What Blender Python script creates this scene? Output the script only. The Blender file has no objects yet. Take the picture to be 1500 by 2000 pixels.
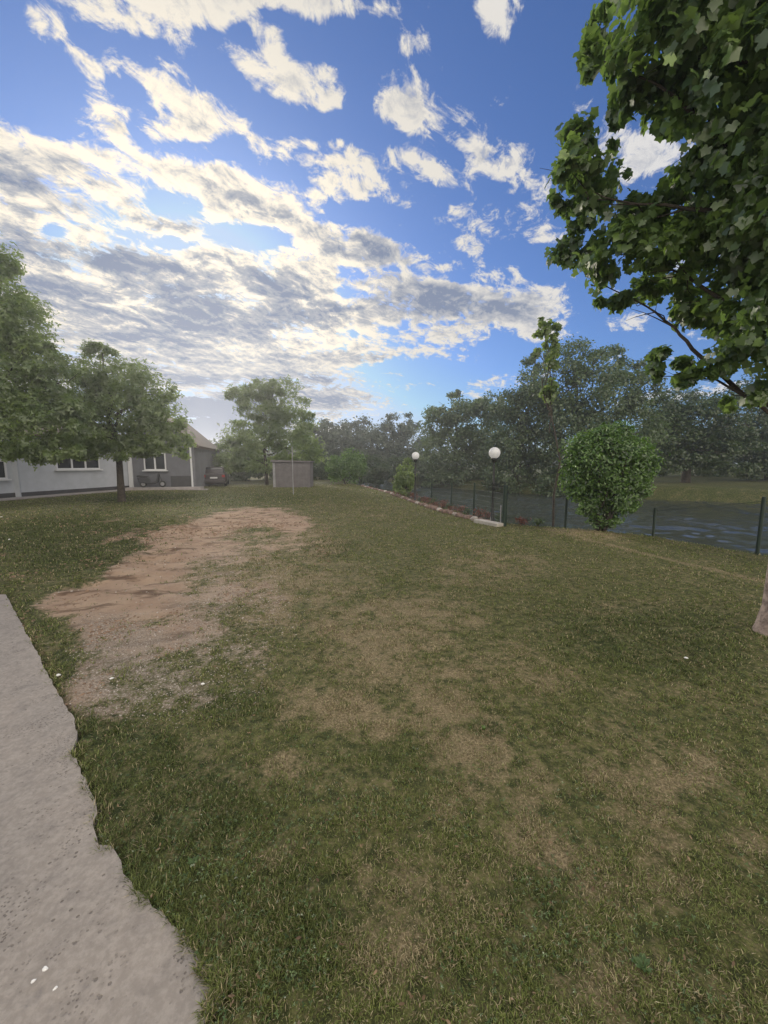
import bpy, math, random
import numpy as np
from mathutils import Vector
random.seed(7)
rng = np.random.default_rng(7)
R = math.radians
sc = bpy.context.scene
C = sc.collection

# ------------------------------------------------------------------ camera
EYE, F, PITCH = 1.6, 750.0, R(7.0)
cam = bpy.data.cameras.new('camera')
cam.sensor_fit = 'VERTICAL'; cam.sensor_height = 36.0; cam.sensor_width = 27.0
cam.lens = 36.0 * F / 2000.0
cam.clip_start = 0.05; cam.clip_end = 4000
camo = bpy.data.objects.new('camera', cam); C.objects.link(camo)
camo.location = (0, 0, EYE); camo.rotation_euler = (R(90) - PITCH, 0, 0)
sc.camera = camo
SP, CP = math.sin(PITCH), math.cos(PITCH)

def ray(px, py):
    cx, cz = (px - 750) / F, (1000 - py) / F
    return cx, CP + cz * SP, cz * CP - SP
def gp(px, py, z=0.0):
    x, y, w = ray(px, py); t = (z - EYE) / w
    return x * t, y * t
def at(px, py, Y):
    x, y, w = ray(px, py); t = Y / y
    return Vector((x * t, Y, EYE + w * t))
def proj(x, y, z):
    """world -> photo pixel (numpy arrays)"""
    dz = z - EYE
    d = y * CP - dz * SP; u = y * SP + dz * CP
    d = np.where(np.abs(d) < 1e-4, 1e-4, d)
    px = 750 + F * x / d; py = 1000 - F * u / d
    return np.where(d > 0.02, px, -9999), np.where(d > 0.02, py, 9999)

# ------------------------------------------------------------------ exposure
sc.view_settings.view_transform = 'Standard'; sc.view_settings.look = 'None'
sc.view_settings.exposure = 0.0; sc.view_settings.gamma = 1.0
sc.view_settings.use_curve_mapping = False
sc.cycles.max_bounces = 6; sc.cycles.diffuse_bounces = 3; sc.cycles.glossy_bounces = 3
sc.cycles.transmission_bounces = 4; sc.cycles.volume_bounces = 1; sc.cycles.transparent_max_bounces = 8

# ------------------------------------------------------------------ sun + sky
SUN_EL, SUN_AZ = R(19.0), R(-24.0)          # azimuth measured from +Y, negative = left
sun = bpy.data.lights.new('sun', 'SUN'); sun.energy = 2.5; sun.angle = R(12); sun.color = (1.0, 0.9, 0.76)
so = bpy.data.objects.new('sun', sun); C.objects.link(so)
sd = Vector((math.sin(SUN_AZ) * math.cos(SUN_EL), math.cos(SUN_AZ) * math.cos(SUN_EL), math.sin(SUN_EL)))
so.rotation_euler = sd.to_track_quat('Z', 'Y').to_euler(); so.location = sd * 60

class NT:
    """small helper for building node trees"""
    def __init__(s, tree): s.t = tree; s.n = tree.nodes; s.l = tree.links
    def new(s, typ, **kw):
        n = s.n.new(typ)
        for k, v in kw.items(): setattr(n, k, v)
        return n
    def put(s, sock, v):
        if v is None: return
        if isinstance(v, bpy.types.NodeSocket): s.l.new(v, sock)
        else:
            if hasattr(sock, 'default_value'):
                try: sock.default_value = v
                except Exception: sock.default_value = (*v, 1.0) if len(v) == 3 else v[:3]
    def m(s, op, a, b=None, c=None, clamp=False):
        n = s.new('ShaderNodeMath', operation=op, use_clamp=clamp)
        s.put(n.inputs[0], a); s.put(n.inputs[1], b); s.put(n.inputs[2], c); return n.outputs[0]
    def v(s, op, a, b=None, scale=None):
        n = s.new('ShaderNodeVectorMath', operation=op)
        s.put(n.inputs[0], a); s.put(n.inputs[1], b)
        if scale is not None: s.put(n.inputs['Scale'], scale)
        return n.outputs['Value'] if op in ('LENGTH', 'DOT_PRODUCT', 'DISTANCE') else n.outputs[0]
    def comb(s, x, y, z=0.0):
        n = s.new('ShaderNodeCombineXYZ'); s.put(n.inputs[0], x); s.put(n.inputs[1], y); s.put(n.inputs[2], z); return n.outputs[0]
    def sep(s, v):
        n = s.new('ShaderNodeSeparateXYZ'); s.put(n.inputs[0], v); return n.outputs
    def rng(s, v, a, b, c=0.0, d=1.0, smooth=True):
        n = s.new('ShaderNodeMapRange'); n.interpolation_type = 'SMOOTHSTEP' if smooth else 'LINEAR'; n.clamp = True
        for i, q in enumerate((v, a, b, c, d)): s.put(n.inputs[i], q)
        return n.outputs[0]
    def mix(s, f, a, b, typ='MIX'):
        n = s.new('ShaderNodeMix', data_type='RGBA', blend_type=typ); s.put(n.inputs[0], f); s.put(n.inputs[6], a); s.put(n.inputs[7], b); return n.outputs[2]
    def noise(s, vec, scale, detail=4, rough=0.55, dist=0.0, lac=2.0, dim='3D'):
        n = s.new('ShaderNodeTexNoise', noise_dimensions=dim); s.put(n.inputs['Vector'], vec)
        n.inputs['Scale'].default_value = scale; n.inputs['Detail'].default_value = detail
        n.inputs['Roughness'].default_value = rough; n.inputs['Distortion'].default_value = dist; n.inputs['Lacunarity'].default_value = lac
        return n.outputs['Fac']
    def mapping(s, vec, loc=(0, 0, 0), rot=(0, 0, 0), scale=(1, 1, 1), typ='TEXTURE'):
        n = s.new('ShaderNodeMapping', vector_type=typ); s.put(n.inputs[0], vec)
        n.inputs[1].default_value = loc; n.inputs[2].default_value = rot; n.inputs[3].default_value = scale; return n.outputs[0]

world = bpy.data.worlds.new('World'); sc.world = world; world.use_nodes = True
W = NT(world.node_tree); W.n.clear()
tc = W.new('ShaderNodeTexCoord').outputs['Generated']
D = W.v('NORMALIZE', tc); dx, dy, dz = W.sep(D)
sky = W.new('ShaderNodeTexSky', sky_type='NISHITA'); sky.sun_disc = False
sky.sun_elevation = SUN_EL; sky.sun_rotation = SUN_AZ; sky.air_density = 1.0; sky.dust_density = 0.6; sky.ozone_density = 3.0; sky.altitude = 100
# cloud layer seen as a flat sheet far above the place
zz = W.m('ADD', W.m('MAXIMUM', dz, 0.0), 0.20)
P = W.comb(W.m('DIVIDE', dx, zz), W.m('DIVIDE', dy, zz))
# direction on the tangent plane of +Y, where the banks of cloud stand
yy = W.m('MAXIMUM', dy, 0.08)
AB = W.comb(W.m('DIVIDE', dx, yy), W.m('DIVIDE', dz, yy))
def ab(px, py):
    x, y, w = ray(px, py); return x / y, w / y
# bank of cloud: px, py, rx, ry, angle (clockwise), weight
CLOUDS = [(190,5,110,34,20,.8),(350,20,150,38,10,.75),(480,0,110,18,0,.6),(650,5,120,26,3,.75),(90,60,60,26,50,.7),(170,120,130,34,42,.8),
 (972,30,60,52,60,.8),(800,88,26,44,75,.62),(520,150,150,52,14,.95),(615,180,75,45,20,.9),(545,92,42,22,60,.7),(370,75,55,22,60,.62),
 (788,208,74,46,28,.9),(970,186,40,24,0,.66),(905,230,40,45,80,.42),(320,185,100,36,30,.95),(250,150,80,20,35,.8),(150,205,34,60,-20,.8),(440,215,90,26,35,.85),(240,40,110,30,12,.8),(560,265,90,26,12,.85),(210,235,80,50,45,.9),
 (370,250,120,60,25,.95),(20,262,60,34,5,.85),(110,320,170,56,4,1.),(150,385,260,70,12,1.1),(300,320,130,40,20,.85),(470,255,130,36,38,.95),
 (640,300,150,46,14,.95),(800,320,120,30,18,.85),(660,370,130,44,0,1.),(830,350,90,22,0,.7),(470,385,190,52,22,1.25),(330,455,70,22,0,1.),(580,430,130,34,25,.95),
 (935,295,60,26,35,.72),(1015,345,70,32,25,.68),(1020,300,26,36,80,.6),(930,430,105,42,-6,.78),(1060,455,60,28,8,.72),(910,470,50,18,20,.6),
 (180,455,80,24,5,1.),(20,420,120,50,5,1.05),(120,540,330,90,5,1.3),(430,540,230,70,0,1.15),(300,640,420,90,4,1.3),(620,600,260,90,10,1.25),
 (740,485,90,48,25,1.),(640,500,130,38,8,.95),(900,590,200,58,6,1.25),(990,600,110,50,-4,1.1),(870,640,110,36,4,.9),(820,560,110,50,10,1.),(420,710,420,46,2,1.2),
 (760,695,110,22,-4,.9),(640,660,110,40,4,1.1),(600,775,150,26,4,1.2),(450,800,240,44,0,1.25),(150,760,300,60,0,1.2),(400,840,150,40,0,1.25),(530,840,110,34,0,1.1),(640,835,90,12,0,.75),(960,752,60,16,-10,.62),(1215,632,60,22,-3,.75),
 (1330,770,130,14,-8,.8),(1255,300,80,50,0,.85),(900,775,80,9,-4,.55),(1400,500,90,50,20,.5)]
HOLES = [(470,70,40,22,60,.6),(640,95,90,22,5,.75),(250,75,50,8,45,.4),(700,150,40,40,0,.6),(500,290,50,8,30,.3),(60,170,90,80,40,.7),(330,300,80,14,18,.4),(410,290,62,18,5,.85),(330,402,46,20,6,.9),(500,460,72,20,3,1.),(100,452,30,12,0,.7),(672,572,26,14,10,.8),
 (690,640,34,18,20,.6),(760,650,50,22,0,.8),(760,455,50,10,10,.6),(330,470,34,16,0,.7),(560,240,60,22,10,.8),(560,350,60,10,15,.3),(420,110,36,70,-40,.6),(720,420,70,22,5,.7),(860,540,100,8,10,.6),(700,250,60,26,20,.6),(235,170,30,20,40,.5),(790,730,120,22,0,.7)]
A0, A1, B0, B1, NA = -1.12, 1.12, -0.05, 1.30, 112
def blobs(lst, A, B):
    acc = np.zeros_like(A)
    for cx, cy, rx, ry, ang, w in lst:
        a, b = ab(cx, cy); t = R(ang)
        u, v = (A - a), -(B - b)
        p = (u * math.cos(t) + v * math.sin(t)) / (rx / F * 1.15); q = (-u * math.sin(t) + v * math.cos(t)) / (ry / F * 1.15)
        k = np.clip((1.35 - np.hypot(p, q)) / 1.2, 0, 1); acc = np.maximum(acc, w * k * k * (3 - 2 * k))
    return acc
ga = np.linspace(A0, A1, NA); gb = np.linspace(B0, B1, NA)
Bm, Am = np.meshgrid(gb, ga)
DARK = [(100,560,120,20,10,.8),(60,640,120,16,8,.7),(250,740,160,14,4,.8),(560,700,120,12,0,.6),(300,430,90,14,8,.5),(40,340,150,34,4,.8),(60,480,150,30,12,1.),(240,510,150,30,12,1.),(330,575,110,30,14,.9),(180,610,110,18,12,.5),(420,585,40,40,60,.9),(540,560,70,36,10,.8),(560,620,110,28,0,.9),
 (400,640,130,26,10,.9),(270,660,130,22,10,.8),(330,705,110,12,0,.7),(740,500,60,44,40,.75),(850,590,150,34,4,1.),(980,605,90,24,-6,.8),(740,700,80,10,0,.6),(620,745,110,20,8,1.),(690,780,90,14,0,.9),
 (430,745,190,14,2,1.1),(390,815,190,50,0,1.75),(200,790,160,40,0,1.2),(520,800,80,50,0,1.),(640,800,70,20,0,.9),(150,700,200,30,8,.7),(190,400,120,20,5,.45),(660,480,40,20,0,.5),(520,160,70,16,14,.35),(700,560,40,40,30,.5)]
def lowrank(G, rank):
    U, S, V = np.linalg.svd(G)
    return U[:, :rank] * np.sqrt(S[:rank]), (V[:rank] * np.sqrt(S[:rank])[:, None]).T
def curves(fac, cols):
    """three sampled functions of fac as the three channels of one vector"""
    n = W.new('ShaderNodeRGBCurve'); mp = n.mapping; mp.use_clip = False; mp.extend = 'HORIZONTAL'
    lo = [float(c.min()) for c in cols]; sp = [max(float(c.max() - c.min()), 1e-6) for c in cols]
    for k, c in enumerate(cols):
        pts = mp.curves[k].points
        ys = (c - lo[k]) / sp[k]
        pts[0].location = (0.0, float(ys[0])); pts[1].location = (1.0, float(ys[-1]))
        for i in range(1, len(ys) - 1):
            pts.new(i / (len(ys) - 1), float(ys[i]))
    mp.update()
    W.put(n.inputs['Color'], W.comb(fac, fac, fac))
    return W.v('ADD', W.v('MULTIPLY', n.outputs[0], tuple(sp)), tuple(lo))
sa, sb, _ = W.sep(AB)
fa = W.rng(sa, A0, A1, 0, 1, smooth=False); fb = W.rng(sb, B0, B1, 0, 1, smooth=False)
def field(G, rank):
    U, V = lowrank(G, rank); acc = None
    for k in range(0, rank, 3):
        dp = W.v('DOT_PRODUCT', curves(fa, [U[:, k + i] for i in range(3)]), curves(fb, [V[:, k + i] for i in range(3)]))
        acc = dp if acc is None else W.m('ADD', acc, dp)
    return acc
mask = field(blobs(CLOUDS, Am, Bm) - blobs(HOLES, Am, Bm), 18)
dark = field(blobs(DARK, Am, Bm), 9)
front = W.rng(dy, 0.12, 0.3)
mask = W.m('ADD', W.m('MULTIPLY', mask, front), W.m('MULTIPLY', W.m('SUBTRACT', 1.0, front), 0.85))  # fuller unseen cloud cover behind the camera, raised for ground light
def texture(pvec):
    q = W.mapping(pvec, (0, 0, 0), (0, 0, R(52)), (1.15, 0.9, 1))
    big = W.noise(q, 4.2, 7, 0.64, 0.7, 2.1)
    fine = W.noise(q, 17.0, 5, 0.68, 0.5)
    return W.m('ADD', W.m('MULTIPLY', W.m('SUBTRACT', big, 0.5), 2.3), W.m('MULTIPLY', W.m('SUBTRACT', fine, 0.5), 1.75))
n0 = texture(P)
n1 = texture(W.v('ADD', P, (math.sin(SUN_AZ) * 0.03, math.cos(SUN_AZ) * 0.03, 0)))
dens = W.m('ADD', W.m('MULTIPLY', mask, 0.84), n0)
alpha = W.rng(dens, 0.30, 0.72)
thick = W.rng(dens, 0.55, 1.35)
edge = W.m('SUBTRACT', n0, n1)
sundot = W.v('DOT_PRODUCT', D, tuple(sd))
glow = W.m('MULTIPLY', W.rng(sundot, 0.88, 1.0), W.rng(dz, .20, .32)); wide = W.rng(sundot, 0.45, 0.98)
lit = W.mix(wide, (0.72, 0.72, 0.74, 1), (0.82, 0.77, 0.68, 1))
lit = W.mix(W.rng(sundot, 0.15, -0.35), lit, (2.9, 2.6, 2.2, 1))  # clouds out of view behind the camera, brightened to light the lawn
shade = W.mix(wide, (0.30, 0.34, 0.43, 1), (0.20, 0.25, 0.37, 1))
sh = W.m('ADD', W.m('MULTIPLY', thick, 0.50), W.m('MULTIPLY', dark, 0.78))
sh = W.m('SUBTRACT', sh, W.m('MULTIPLY', edge, 1.15), clamp=True)
sh = W.m('MULTIPLY', sh, W.rng(alpha, 0.0, 0.9))
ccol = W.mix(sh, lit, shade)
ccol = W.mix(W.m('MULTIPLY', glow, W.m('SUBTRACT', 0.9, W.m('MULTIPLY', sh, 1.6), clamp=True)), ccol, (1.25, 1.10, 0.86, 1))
tint = W.v('MULTIPLY', sky.outputs[0], (0.82, 1.10, 1.62))
SKY_K = 0.08
back = W.new('ShaderNodeBackground'); W.put(back.inputs[0], W.v('MINIMUM', tint, (6.0, 8.0, 11.0))); back.inputs[1].default_value = SKY_K
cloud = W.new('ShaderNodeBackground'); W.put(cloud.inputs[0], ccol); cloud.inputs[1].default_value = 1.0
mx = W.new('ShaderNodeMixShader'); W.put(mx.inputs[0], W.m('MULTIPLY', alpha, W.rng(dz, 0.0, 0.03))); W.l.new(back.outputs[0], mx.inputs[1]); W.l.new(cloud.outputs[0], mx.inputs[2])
wo = W.new('ShaderNodeOutputWorld'); W.l.new(mx.outputs[0], wo.inputs[0])

# ------------------------------------------------------------------ helpers: objects and materials
def tag(o, label=None, cat=None, group=None, kind=None):
    if label: o['label'] = label
    if cat: o['category'] = cat
    if group: o['group'] = group
    if kind: o['kind'] = kind
    return o
def empty(name, loc=(0, 0, 0), rz=0.0):
    o = bpy.data.objects.new(name, None); C.objects.link(o); o.location = loc; o.rotation_euler = (0, 0, rz)
    o.empty_display_size = 0.2; return o
def mesh_np(name, V, Fc, m, parent=None, col=None, smooth=False, mats=None):
    """one mesh object from numpy verts and equal-sized faces (or a list of arrays of faces)"""
    V = np.asarray(V, dtype=np.float32); fl = Fc if isinstance(Fc, list) else [Fc]
    fl = [np.asarray(f, dtype=np.int32) for f in fl if len(f)]
    me = bpy.data.meshes.new(name)
    me.vertices.add(len(V)); me.vertices.foreach_set('co', V.ravel())
    loops = np.concatenate([f.ravel() for f in fl]); tot = np.concatenate([np.full(len(f), f.shape[1], np.int32) for f in fl])
    me.loops.add(len(loops)); me.loops.foreach_set('vertex_index', loops)
    me.polygons.add(len(tot)); st = np.concatenate([[0], np.cumsum(tot)[:-1]]).astype(np.int32)
    me.polygons.foreach_set('loop_start', st); me.polygons.foreach_set('loop_total', tot)
    if smooth: me.polygons.foreach_set('use_smooth', np.ones(len(tot), dtype=bool))
    me.update(calc_edges=True)
    if col is not None:
        a = me.color_attributes.new('tone', 'FLOAT_COLOR', 'POINT'); c = np.ones((len(V), 4), np.float32); c[:, :col.shape[1]] = col
        a.data.foreach_set('color', c.ravel())
    me.materials.append(m)
    o = bpy.data.objects.new(name, me); C.objects.link(o)
    if parent: o.parent = parent
    return o
class MB:
    """collects simple shapes and links them as ONE mesh object"""
    def __init__(s): s.v = []; s.f = []; s.sm = []
    def add(s, vs, fs, smooth=False):
        b = len(s.v); s.v += [tuple(v) for v in vs]; s.f += [[b + i for i in f] for f in fs]; s.sm += [smooth] * len(fs)
    def box(s, c, d, rz=0.0, taper=1.0):
        hx, hy, hz = d[0] / 2, d[1] / 2, d[2] / 2; ca, sa = math.cos(rz), math.sin(rz); vs = []
        for z, k in ((-hz, 1.0), (hz, taper)):
            for x, y in ((-hx, -hy), (hx, -hy), (hx, hy), (-hx, hy)):
                x *= k; y *= k; vs.append((c[0] + x * ca - y * sa, c[1] + x * sa + y * ca, c[2] + z))
        s.add(vs, [(3, 2, 1, 0), (4, 5, 6, 7), (0, 1, 5, 4), (1, 2, 6, 5), (2, 3, 7, 6), (3, 0, 4, 7)]); return s
    def tube(s, pts, rad, n=8, cap=True):
        pts = [Vector(p) for p in pts]; rad = rad if isinstance(rad, (list, tuple)) else [rad] * len(pts); vs = []; ref = None
        for i, p in enumerate(pts):
            d = (pts[min(i + 1, len(pts) - 1)] - pts[max(i - 1, 0)]).normalized()
            if ref is None: ref = Vector((1, 0, 0)) if abs(d.x) < 0.9 else Vector((0, 1, 0))
            u = (ref - d * ref.dot(d)).normalized(); w = d.cross(u); ref = u
            for k in range(n):
                t = 2 * math.pi * k / n; vs.append(p + (u * math.cos(t) + w * math.sin(t)) * rad[i])
        fs = [(i * n + k, i * n + (k + 1) % n, (i + 1) * n + (k + 1) % n, (i + 1) * n + k) for i in range(len(pts) - 1) for k in range(n)]
        s.add(vs, fs, True)
        if cap: s.add(vs[-n:], [tuple(range(n))]); s.add(vs[:n], [tuple(reversed(range(n)))])
        return s
    def lathe(s, c, prof, n=20):
        vs = [(c[0] + r * math.cos(2 * math.pi * k / n), c[1] + r * math.sin(2 * math.pi * k / n), c[2] + z) for r, z in prof for k in range(n)]
        s.add(vs, [(i * n + k, i * n + (k + 1) % n, (i + 1) * n + (k + 1) % n, (i + 1) * n + k) for i in range(len(prof) - 1) for k in range(n)], True)
        return s
    def prism(s, outline, y0, y1, org=(0, 0, 0), rz=0.0):
        """outline in x,z; extruded along local y"""
        ca, sa = math.cos(rz), math.sin(rz); n = len(outline)
        vs = [(org[0] + x * ca - y * sa, org[1] + x * sa + y * ca, org[2] + z) for y in (y0, y1) for x, z in outline]
        s.add(vs, [tuple(range(n)), tuple(reversed(range(n, 2 * n)))] + [(k, n + k, n + (k + 1) % n, (k + 1) % n) for k in range(n)]); return s
    def build(s, name, m, parent=None, bevel=0.0):
        me = bpy.data.meshes.new(name); me.from_pydata(s.v, [], s.f); me.polygons.foreach_set('use_smooth', s.sm); me.update(); me.materials.append(m)
        o = bpy.data.objects.new(name, me); C.objects.link(o)
        if parent: o.parent = parent
        if bevel:
            b = o.modifiers.new('bevel', 'BEVEL'); b.width = bevel; b.segments = 2; b.limit_method = 'ANGLE'
        return o

def mat(name, col, rough=0.8, metal=0.0, var=0.12, scale=3.0, bump=0.0, bscale=40.0, spec=0.4, col2=None):
    m = bpy.data.materials.new(name); m.use_nodes = True; N = NT(m.node_tree); N.n.clear()
    b = N.new('ShaderNodeBsdfPrincipled'); o = N.new('ShaderNodeOutputMaterial'); N.l.new(b.outputs[0], o.inputs[0])
    co = N.new('ShaderNodeTexCoord').outputs['Object']
    nz = N.noise(co, scale, 5, 0.6)
    c2 = col2 or tuple(c * (1 - var * 2) for c in col)
    N.put(b.inputs['Base Color'], N.mix(N.rng(nz, 0.35, 0.68), (*col, 1), (*c2, 1)))
    b.inputs['Roughness'].default_value = rough; b.inputs['Metallic'].default_value = metal; b.inputs['Specular IOR Level'].default_value = spec
    if bump:
        bp = N.new('ShaderNodeBump'); bp.inputs['Strength'].default_value = bump; bp.inputs['Distance'].default_value = 0.02
        N.put(bp.inputs['Height'], N.noise(co, bscale, 4, 0.6)); N.l.new(bp.outputs[0], b.inputs['Normal'])
    return m
def leaf_mat(name, dark, light, trans=0.35, gloss=0.06):
    """leaves: colour runs dark..light with the red channel of the 'tone' attribute"""
    m = bpy.data.materials.new(name); m.use_nodes = True; N = NT(m.node_tree); N.n.clear()
    at_ = N.new('ShaderNodeAttribute', attribute_name='tone'); r, g, bl = N.sep(at_.outputs['Vector'])
    c = N.mix(r, (*dark, 1), (*light, 1))
    d = N.new('ShaderNodeBsdfDiffuse'); t = N.new('ShaderNodeBsdfTranslucent'); gl = N.new('ShaderNodeBsdfGlossy'); gl.inputs['Roughness'].default_value = 0.42
    N.put(d.inputs[0], c); N.put(t.inputs[0], N.mix(0.5, c, tuple([light[0] * 1.5, light[1] * 1.5, light[2] * 0.8, 1])))
    m1 = N.new('ShaderNodeMixShader'); m1.inputs[0].default_value = trans; N.l.new(d.outputs[0], m1.inputs[1]); N.l.new(t.outputs[0], m1.inputs[2])
    m2 = N.new('ShaderNodeMixShader'); m2.inputs[0].default_value = gloss; N.l.new(m1.outputs[0], m2.inputs[1]); N.l.new(gl.outputs[0], m2.inputs[2])
    o = N.new('ShaderNodeOutputMaterial'); N.l.new(m2.outputs[0], o.inputs[0]); return m

# ------------------------------------------------------------------ lie of the land
NEAR = [(8.6, -14), (8.3, -4), (7.9, 1.5), (7.5, 4.2), (6.95, 6.75), (6.3, 8.7), (5.2, 9.75), (4.0, 10.2), (3.35, 11.0), (2.75, 13.2), (1.95, 16.8), (0.3, 22.5), (-1.5, 29), (-3.5, 38), (-6, 50), (-9, 66)]
FAR = [(0, 68), (4, 54), (8, 43), (13.5, 35), (21, 29), (30, 24), (42, 16), (56, 2), (62, -14)]
RIVER = np.array(NEAR + FAR, dtype=float)
def poly_sd(x, y, P):
    """signed distance, positive inside"""
    n = len(P); d = np.full(x.shape, 1e9); ins = np.zeros(x.shape, bool)
    for i in range(n):
        ax, ay = P[i]; bx, by = P[(i + 1) % n]; ex, ey = bx - ax, by - ay
        t = np.clip(((x - ax) * ex + (y - ay) * ey) / (ex * ex + ey * ey + 1e-12), 0, 1)
        d = np.minimum(d, np.hypot(x - ax - t * ex, y - ay - t * ey))
        if abs(ey) > 1e-9:
            cr = ((ay > y) != (by > y)) & (x < (bx - ax) * (y - ay) / ey + ax); ins ^= cr
    return np.where(ins, d, -d)
def vnoise(x, y, s, seed=0):
    """smooth value noise 0..1"""
    x = x * s; y = y * s; xi = np.floor(x).astype(np.int64); yi = np.floor(y).astype(np.int64); fx = x - xi; fy = y - yi
    fx = fx * fx * (3 - 2 * fx); fy = fy * fy * (3 - 2 * fy)
    def h(a, b):
        v = (a * 374761393 + b * 668265263 + seed * 1442695041) & 0xffffffff; v = ((v ^ (v >> 13)) * 1274126177) & 0xffffffff
        return ((v ^ (v >> 16)) & 0xffff) / 65535.0
    return (h(xi, yi) * (1 - fx) + h(xi + 1, yi) * fx) * (1 - fy) + (h(xi, yi + 1) * (1 - fx) + h(xi + 1, yi + 1) * fx) * fy
def fbm(x, y, s, o=4, seed=0):
    a = 0; w = 0
    for k in range(o): a = a + vnoise(x, y, s * 2 ** k, seed + k * 17) * 0.55 ** k; w += 0.55 ** k
    return a / w
def pblobs(lst, px, py):
    acc = np.zeros_like(px)
    for cx, cy, rx, ry, ang, w in lst:
        t = R(ang); u = px - cx; v = py - cy
        p = (u * math.cos(t) + v * math.sin(t)) / rx; q = (-u * math.sin(t) + v * math.cos(t)) / ry
        k = np.clip((1.35 - np.hypot(p, q)) / 0.9, 0, 1); acc = np.maximum(acc, w * k * k * (3 - 2 * k))
    return acc
WATER = -0.95
def height(x, y):
    x = np.asarray(x, float); y = np.asarray(y, float)
    sd = poly_sd(x, y, RIVER)
    far = (x * 0.55 + y * 0.83) > 27            # the other side of the water
    t = np.clip((sd + 0.25) / np.where(far, 3.2, 1.9), 0, 1)
    z = -2.1 * t * t * (3 - 2 * t)
    z = z + 0.05 * (fbm(x, y, 0.35, 3, 5) - 0.5) * np.clip(np.hypot(x, y) / 4, 0.2, 1) + 0.014 * (fbm(x, y, 3.0, 3, 9) - 0.5)
    z = z + np.clip((np.hypot(x, y) - 45) / 200, 0, 1) * 2.0
    # worn hollow in the bare patch
    px, py = proj(x, y, np.zeros_like(x)); bp_ = pblobs([(260, 1100, 170, 60, -20, 1.), (330, 1045, 130, 40, -14, 1.), (480, 1020, 120, 26, 0, .7), (300, 1180, 150, 60, -10, .6)], px, py)
    rg = np.abs(fbm(x * .7 + y * .5, y * 1.1 - x * .5, 1.5, 4, 61) - 0.5) * 2
    return z - 0.035 * np.exp(-(((px - 330) / 190) ** 2 + ((py - 1130) / 90) ** 2)) + bp_ * (0.16 * (0.35 - rg) + 0.05 * (fbm(x, y, 5.0, 3, 67) - .5))
BARE = [(540, 1060, 90, 40, 0, .45), (480, 1160, 90, 60, 0, .4), (470, 1015, 115, 24, -6, 1.), (560, 1020, 50, 25, 10, .9), (370, 1050, 120, 36, -14, 1.), (420, 1075, 90, 40, 0, .8), (300, 1110, 140, 42, -18, 1.), (180, 1165, 110, 30, -16, 1.),
        (260, 1170, 140, 60, -12, 1.), (230, 1230, 110, 60, 0, .95), (350, 1230, 120, 60, 0, .8), (250, 1290, 120, 60, 8, .7), (180, 1330, 60, 60, 20, .7), (300, 1345, 150, 50, 5, .62), (180, 1375, 70, 34, 0, .6), (420, 1260, 110, 60, 0, .5), (420, 1150, 90, 70, 0, .6),
        (230, 1018, 60, 6, 0, .5), (250, 1045, 60, 10, -15, .6)]
STONY = [(260, 1385, 150, 30, 4, .8), (400, 1290, 120, 70, 0, .8), (300, 1330, 190, 70, 0, 1.), (450, 1200, 140, 80, 0, .6), (230, 1260, 120, 60, 0, .8), (480, 1130, 120, 60, 0, .4)]
DRY = [(600, 1060, 90, 50, 0, .5), (560, 1150, 160, 90, 0, .75), (720, 1220, 170, 60, 5, .8), (840, 1190, 120, 40, 0, .6), (950, 1110, 120, 40, 0, .55), (650, 1390, 150, 45, 8, 1.), (860, 1400, 110, 60, 10, .9), (900, 1470, 110, 60, 20, .9),
       (900, 1580, 60, 60, 30, .75), (800, 1290, 200, 60, 0, .6), (1020, 1330, 100, 40, 0, .5), (1180, 1560, 200, 60, 10, .6), (1300, 1700, 200, 80, 0, .5), (740, 1720, 90, 60, 20, .4), (560, 1500, 60, 30, 0, .6), (1150, 1045, 90, 12, 6, .8),
       (1330, 1500, 90, 70, 0, .45), (450, 1130, 140, 80, 0, .8), (1180, 1190, 80, 16, 5, .5), (700, 1000, 120, 20, 0, .25), (1100, 1640, 180, 50, 0, .45), (540, 1680, 60, 40, 0, .4), (760, 1850, 160, 80, 0, .35), (1300, 1900, 160, 60, 0, .4)]
LUSH = [(150, 1060, 200, 70, 0, 1.), (380, 975, 260, 16, 0, .7), (1290, 1250, 240, 70, 4, .8), (1150, 1200, 120, 40, 0, .5), (240, 1450, 150, 60, 20, 1.), (330, 1560, 220, 110, 10, 1.), (300, 1680, 160, 110, 20, .9),
        (520, 1800, 200, 160, 10, .75), (945, 1428, 30, 24, 0, 1.), (860, 1437, 14, 12, 0, .8), (1080, 1740, 70, 60, 0, .7), (640, 1070, 60, 18, 0, .8), (450, 1380, 120, 40, 0, .55), (1340, 1820, 60, 30, 0, .6), (600, 1900, 60, 60, 0, .6), (1080, 1420, 30, 20, 0, .6),
        (120, 1290, 22, 60, -28, .6), (70, 1210, 16, 60, -26, .7), (1000, 1880, 200, 60, 0, .4), (760, 1480, 100, 40, 0, .5)]
LINE = [(4.1, 9.6), (4.45, 8.1), (4.68, 6.88), (4.9, 6.0), (5.2, 5.2), (5.7, 4.2)]
def linedist(x, y, L):
    d = np.full(x.shape, 1e9)
    for (ax, ay), (bx, by) in zip(L[:-1], L[1:]):
        ex, ey = bx - ax, by - ay; t = np.clip(((x - ax) * ex + (y - ay) * ey) / (ex * ex + ey * ey), 0, 1)
        d = np.minimum(d, np.hypot(x - ax - t * ex, y - ay - t * ey))
    return d
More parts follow.
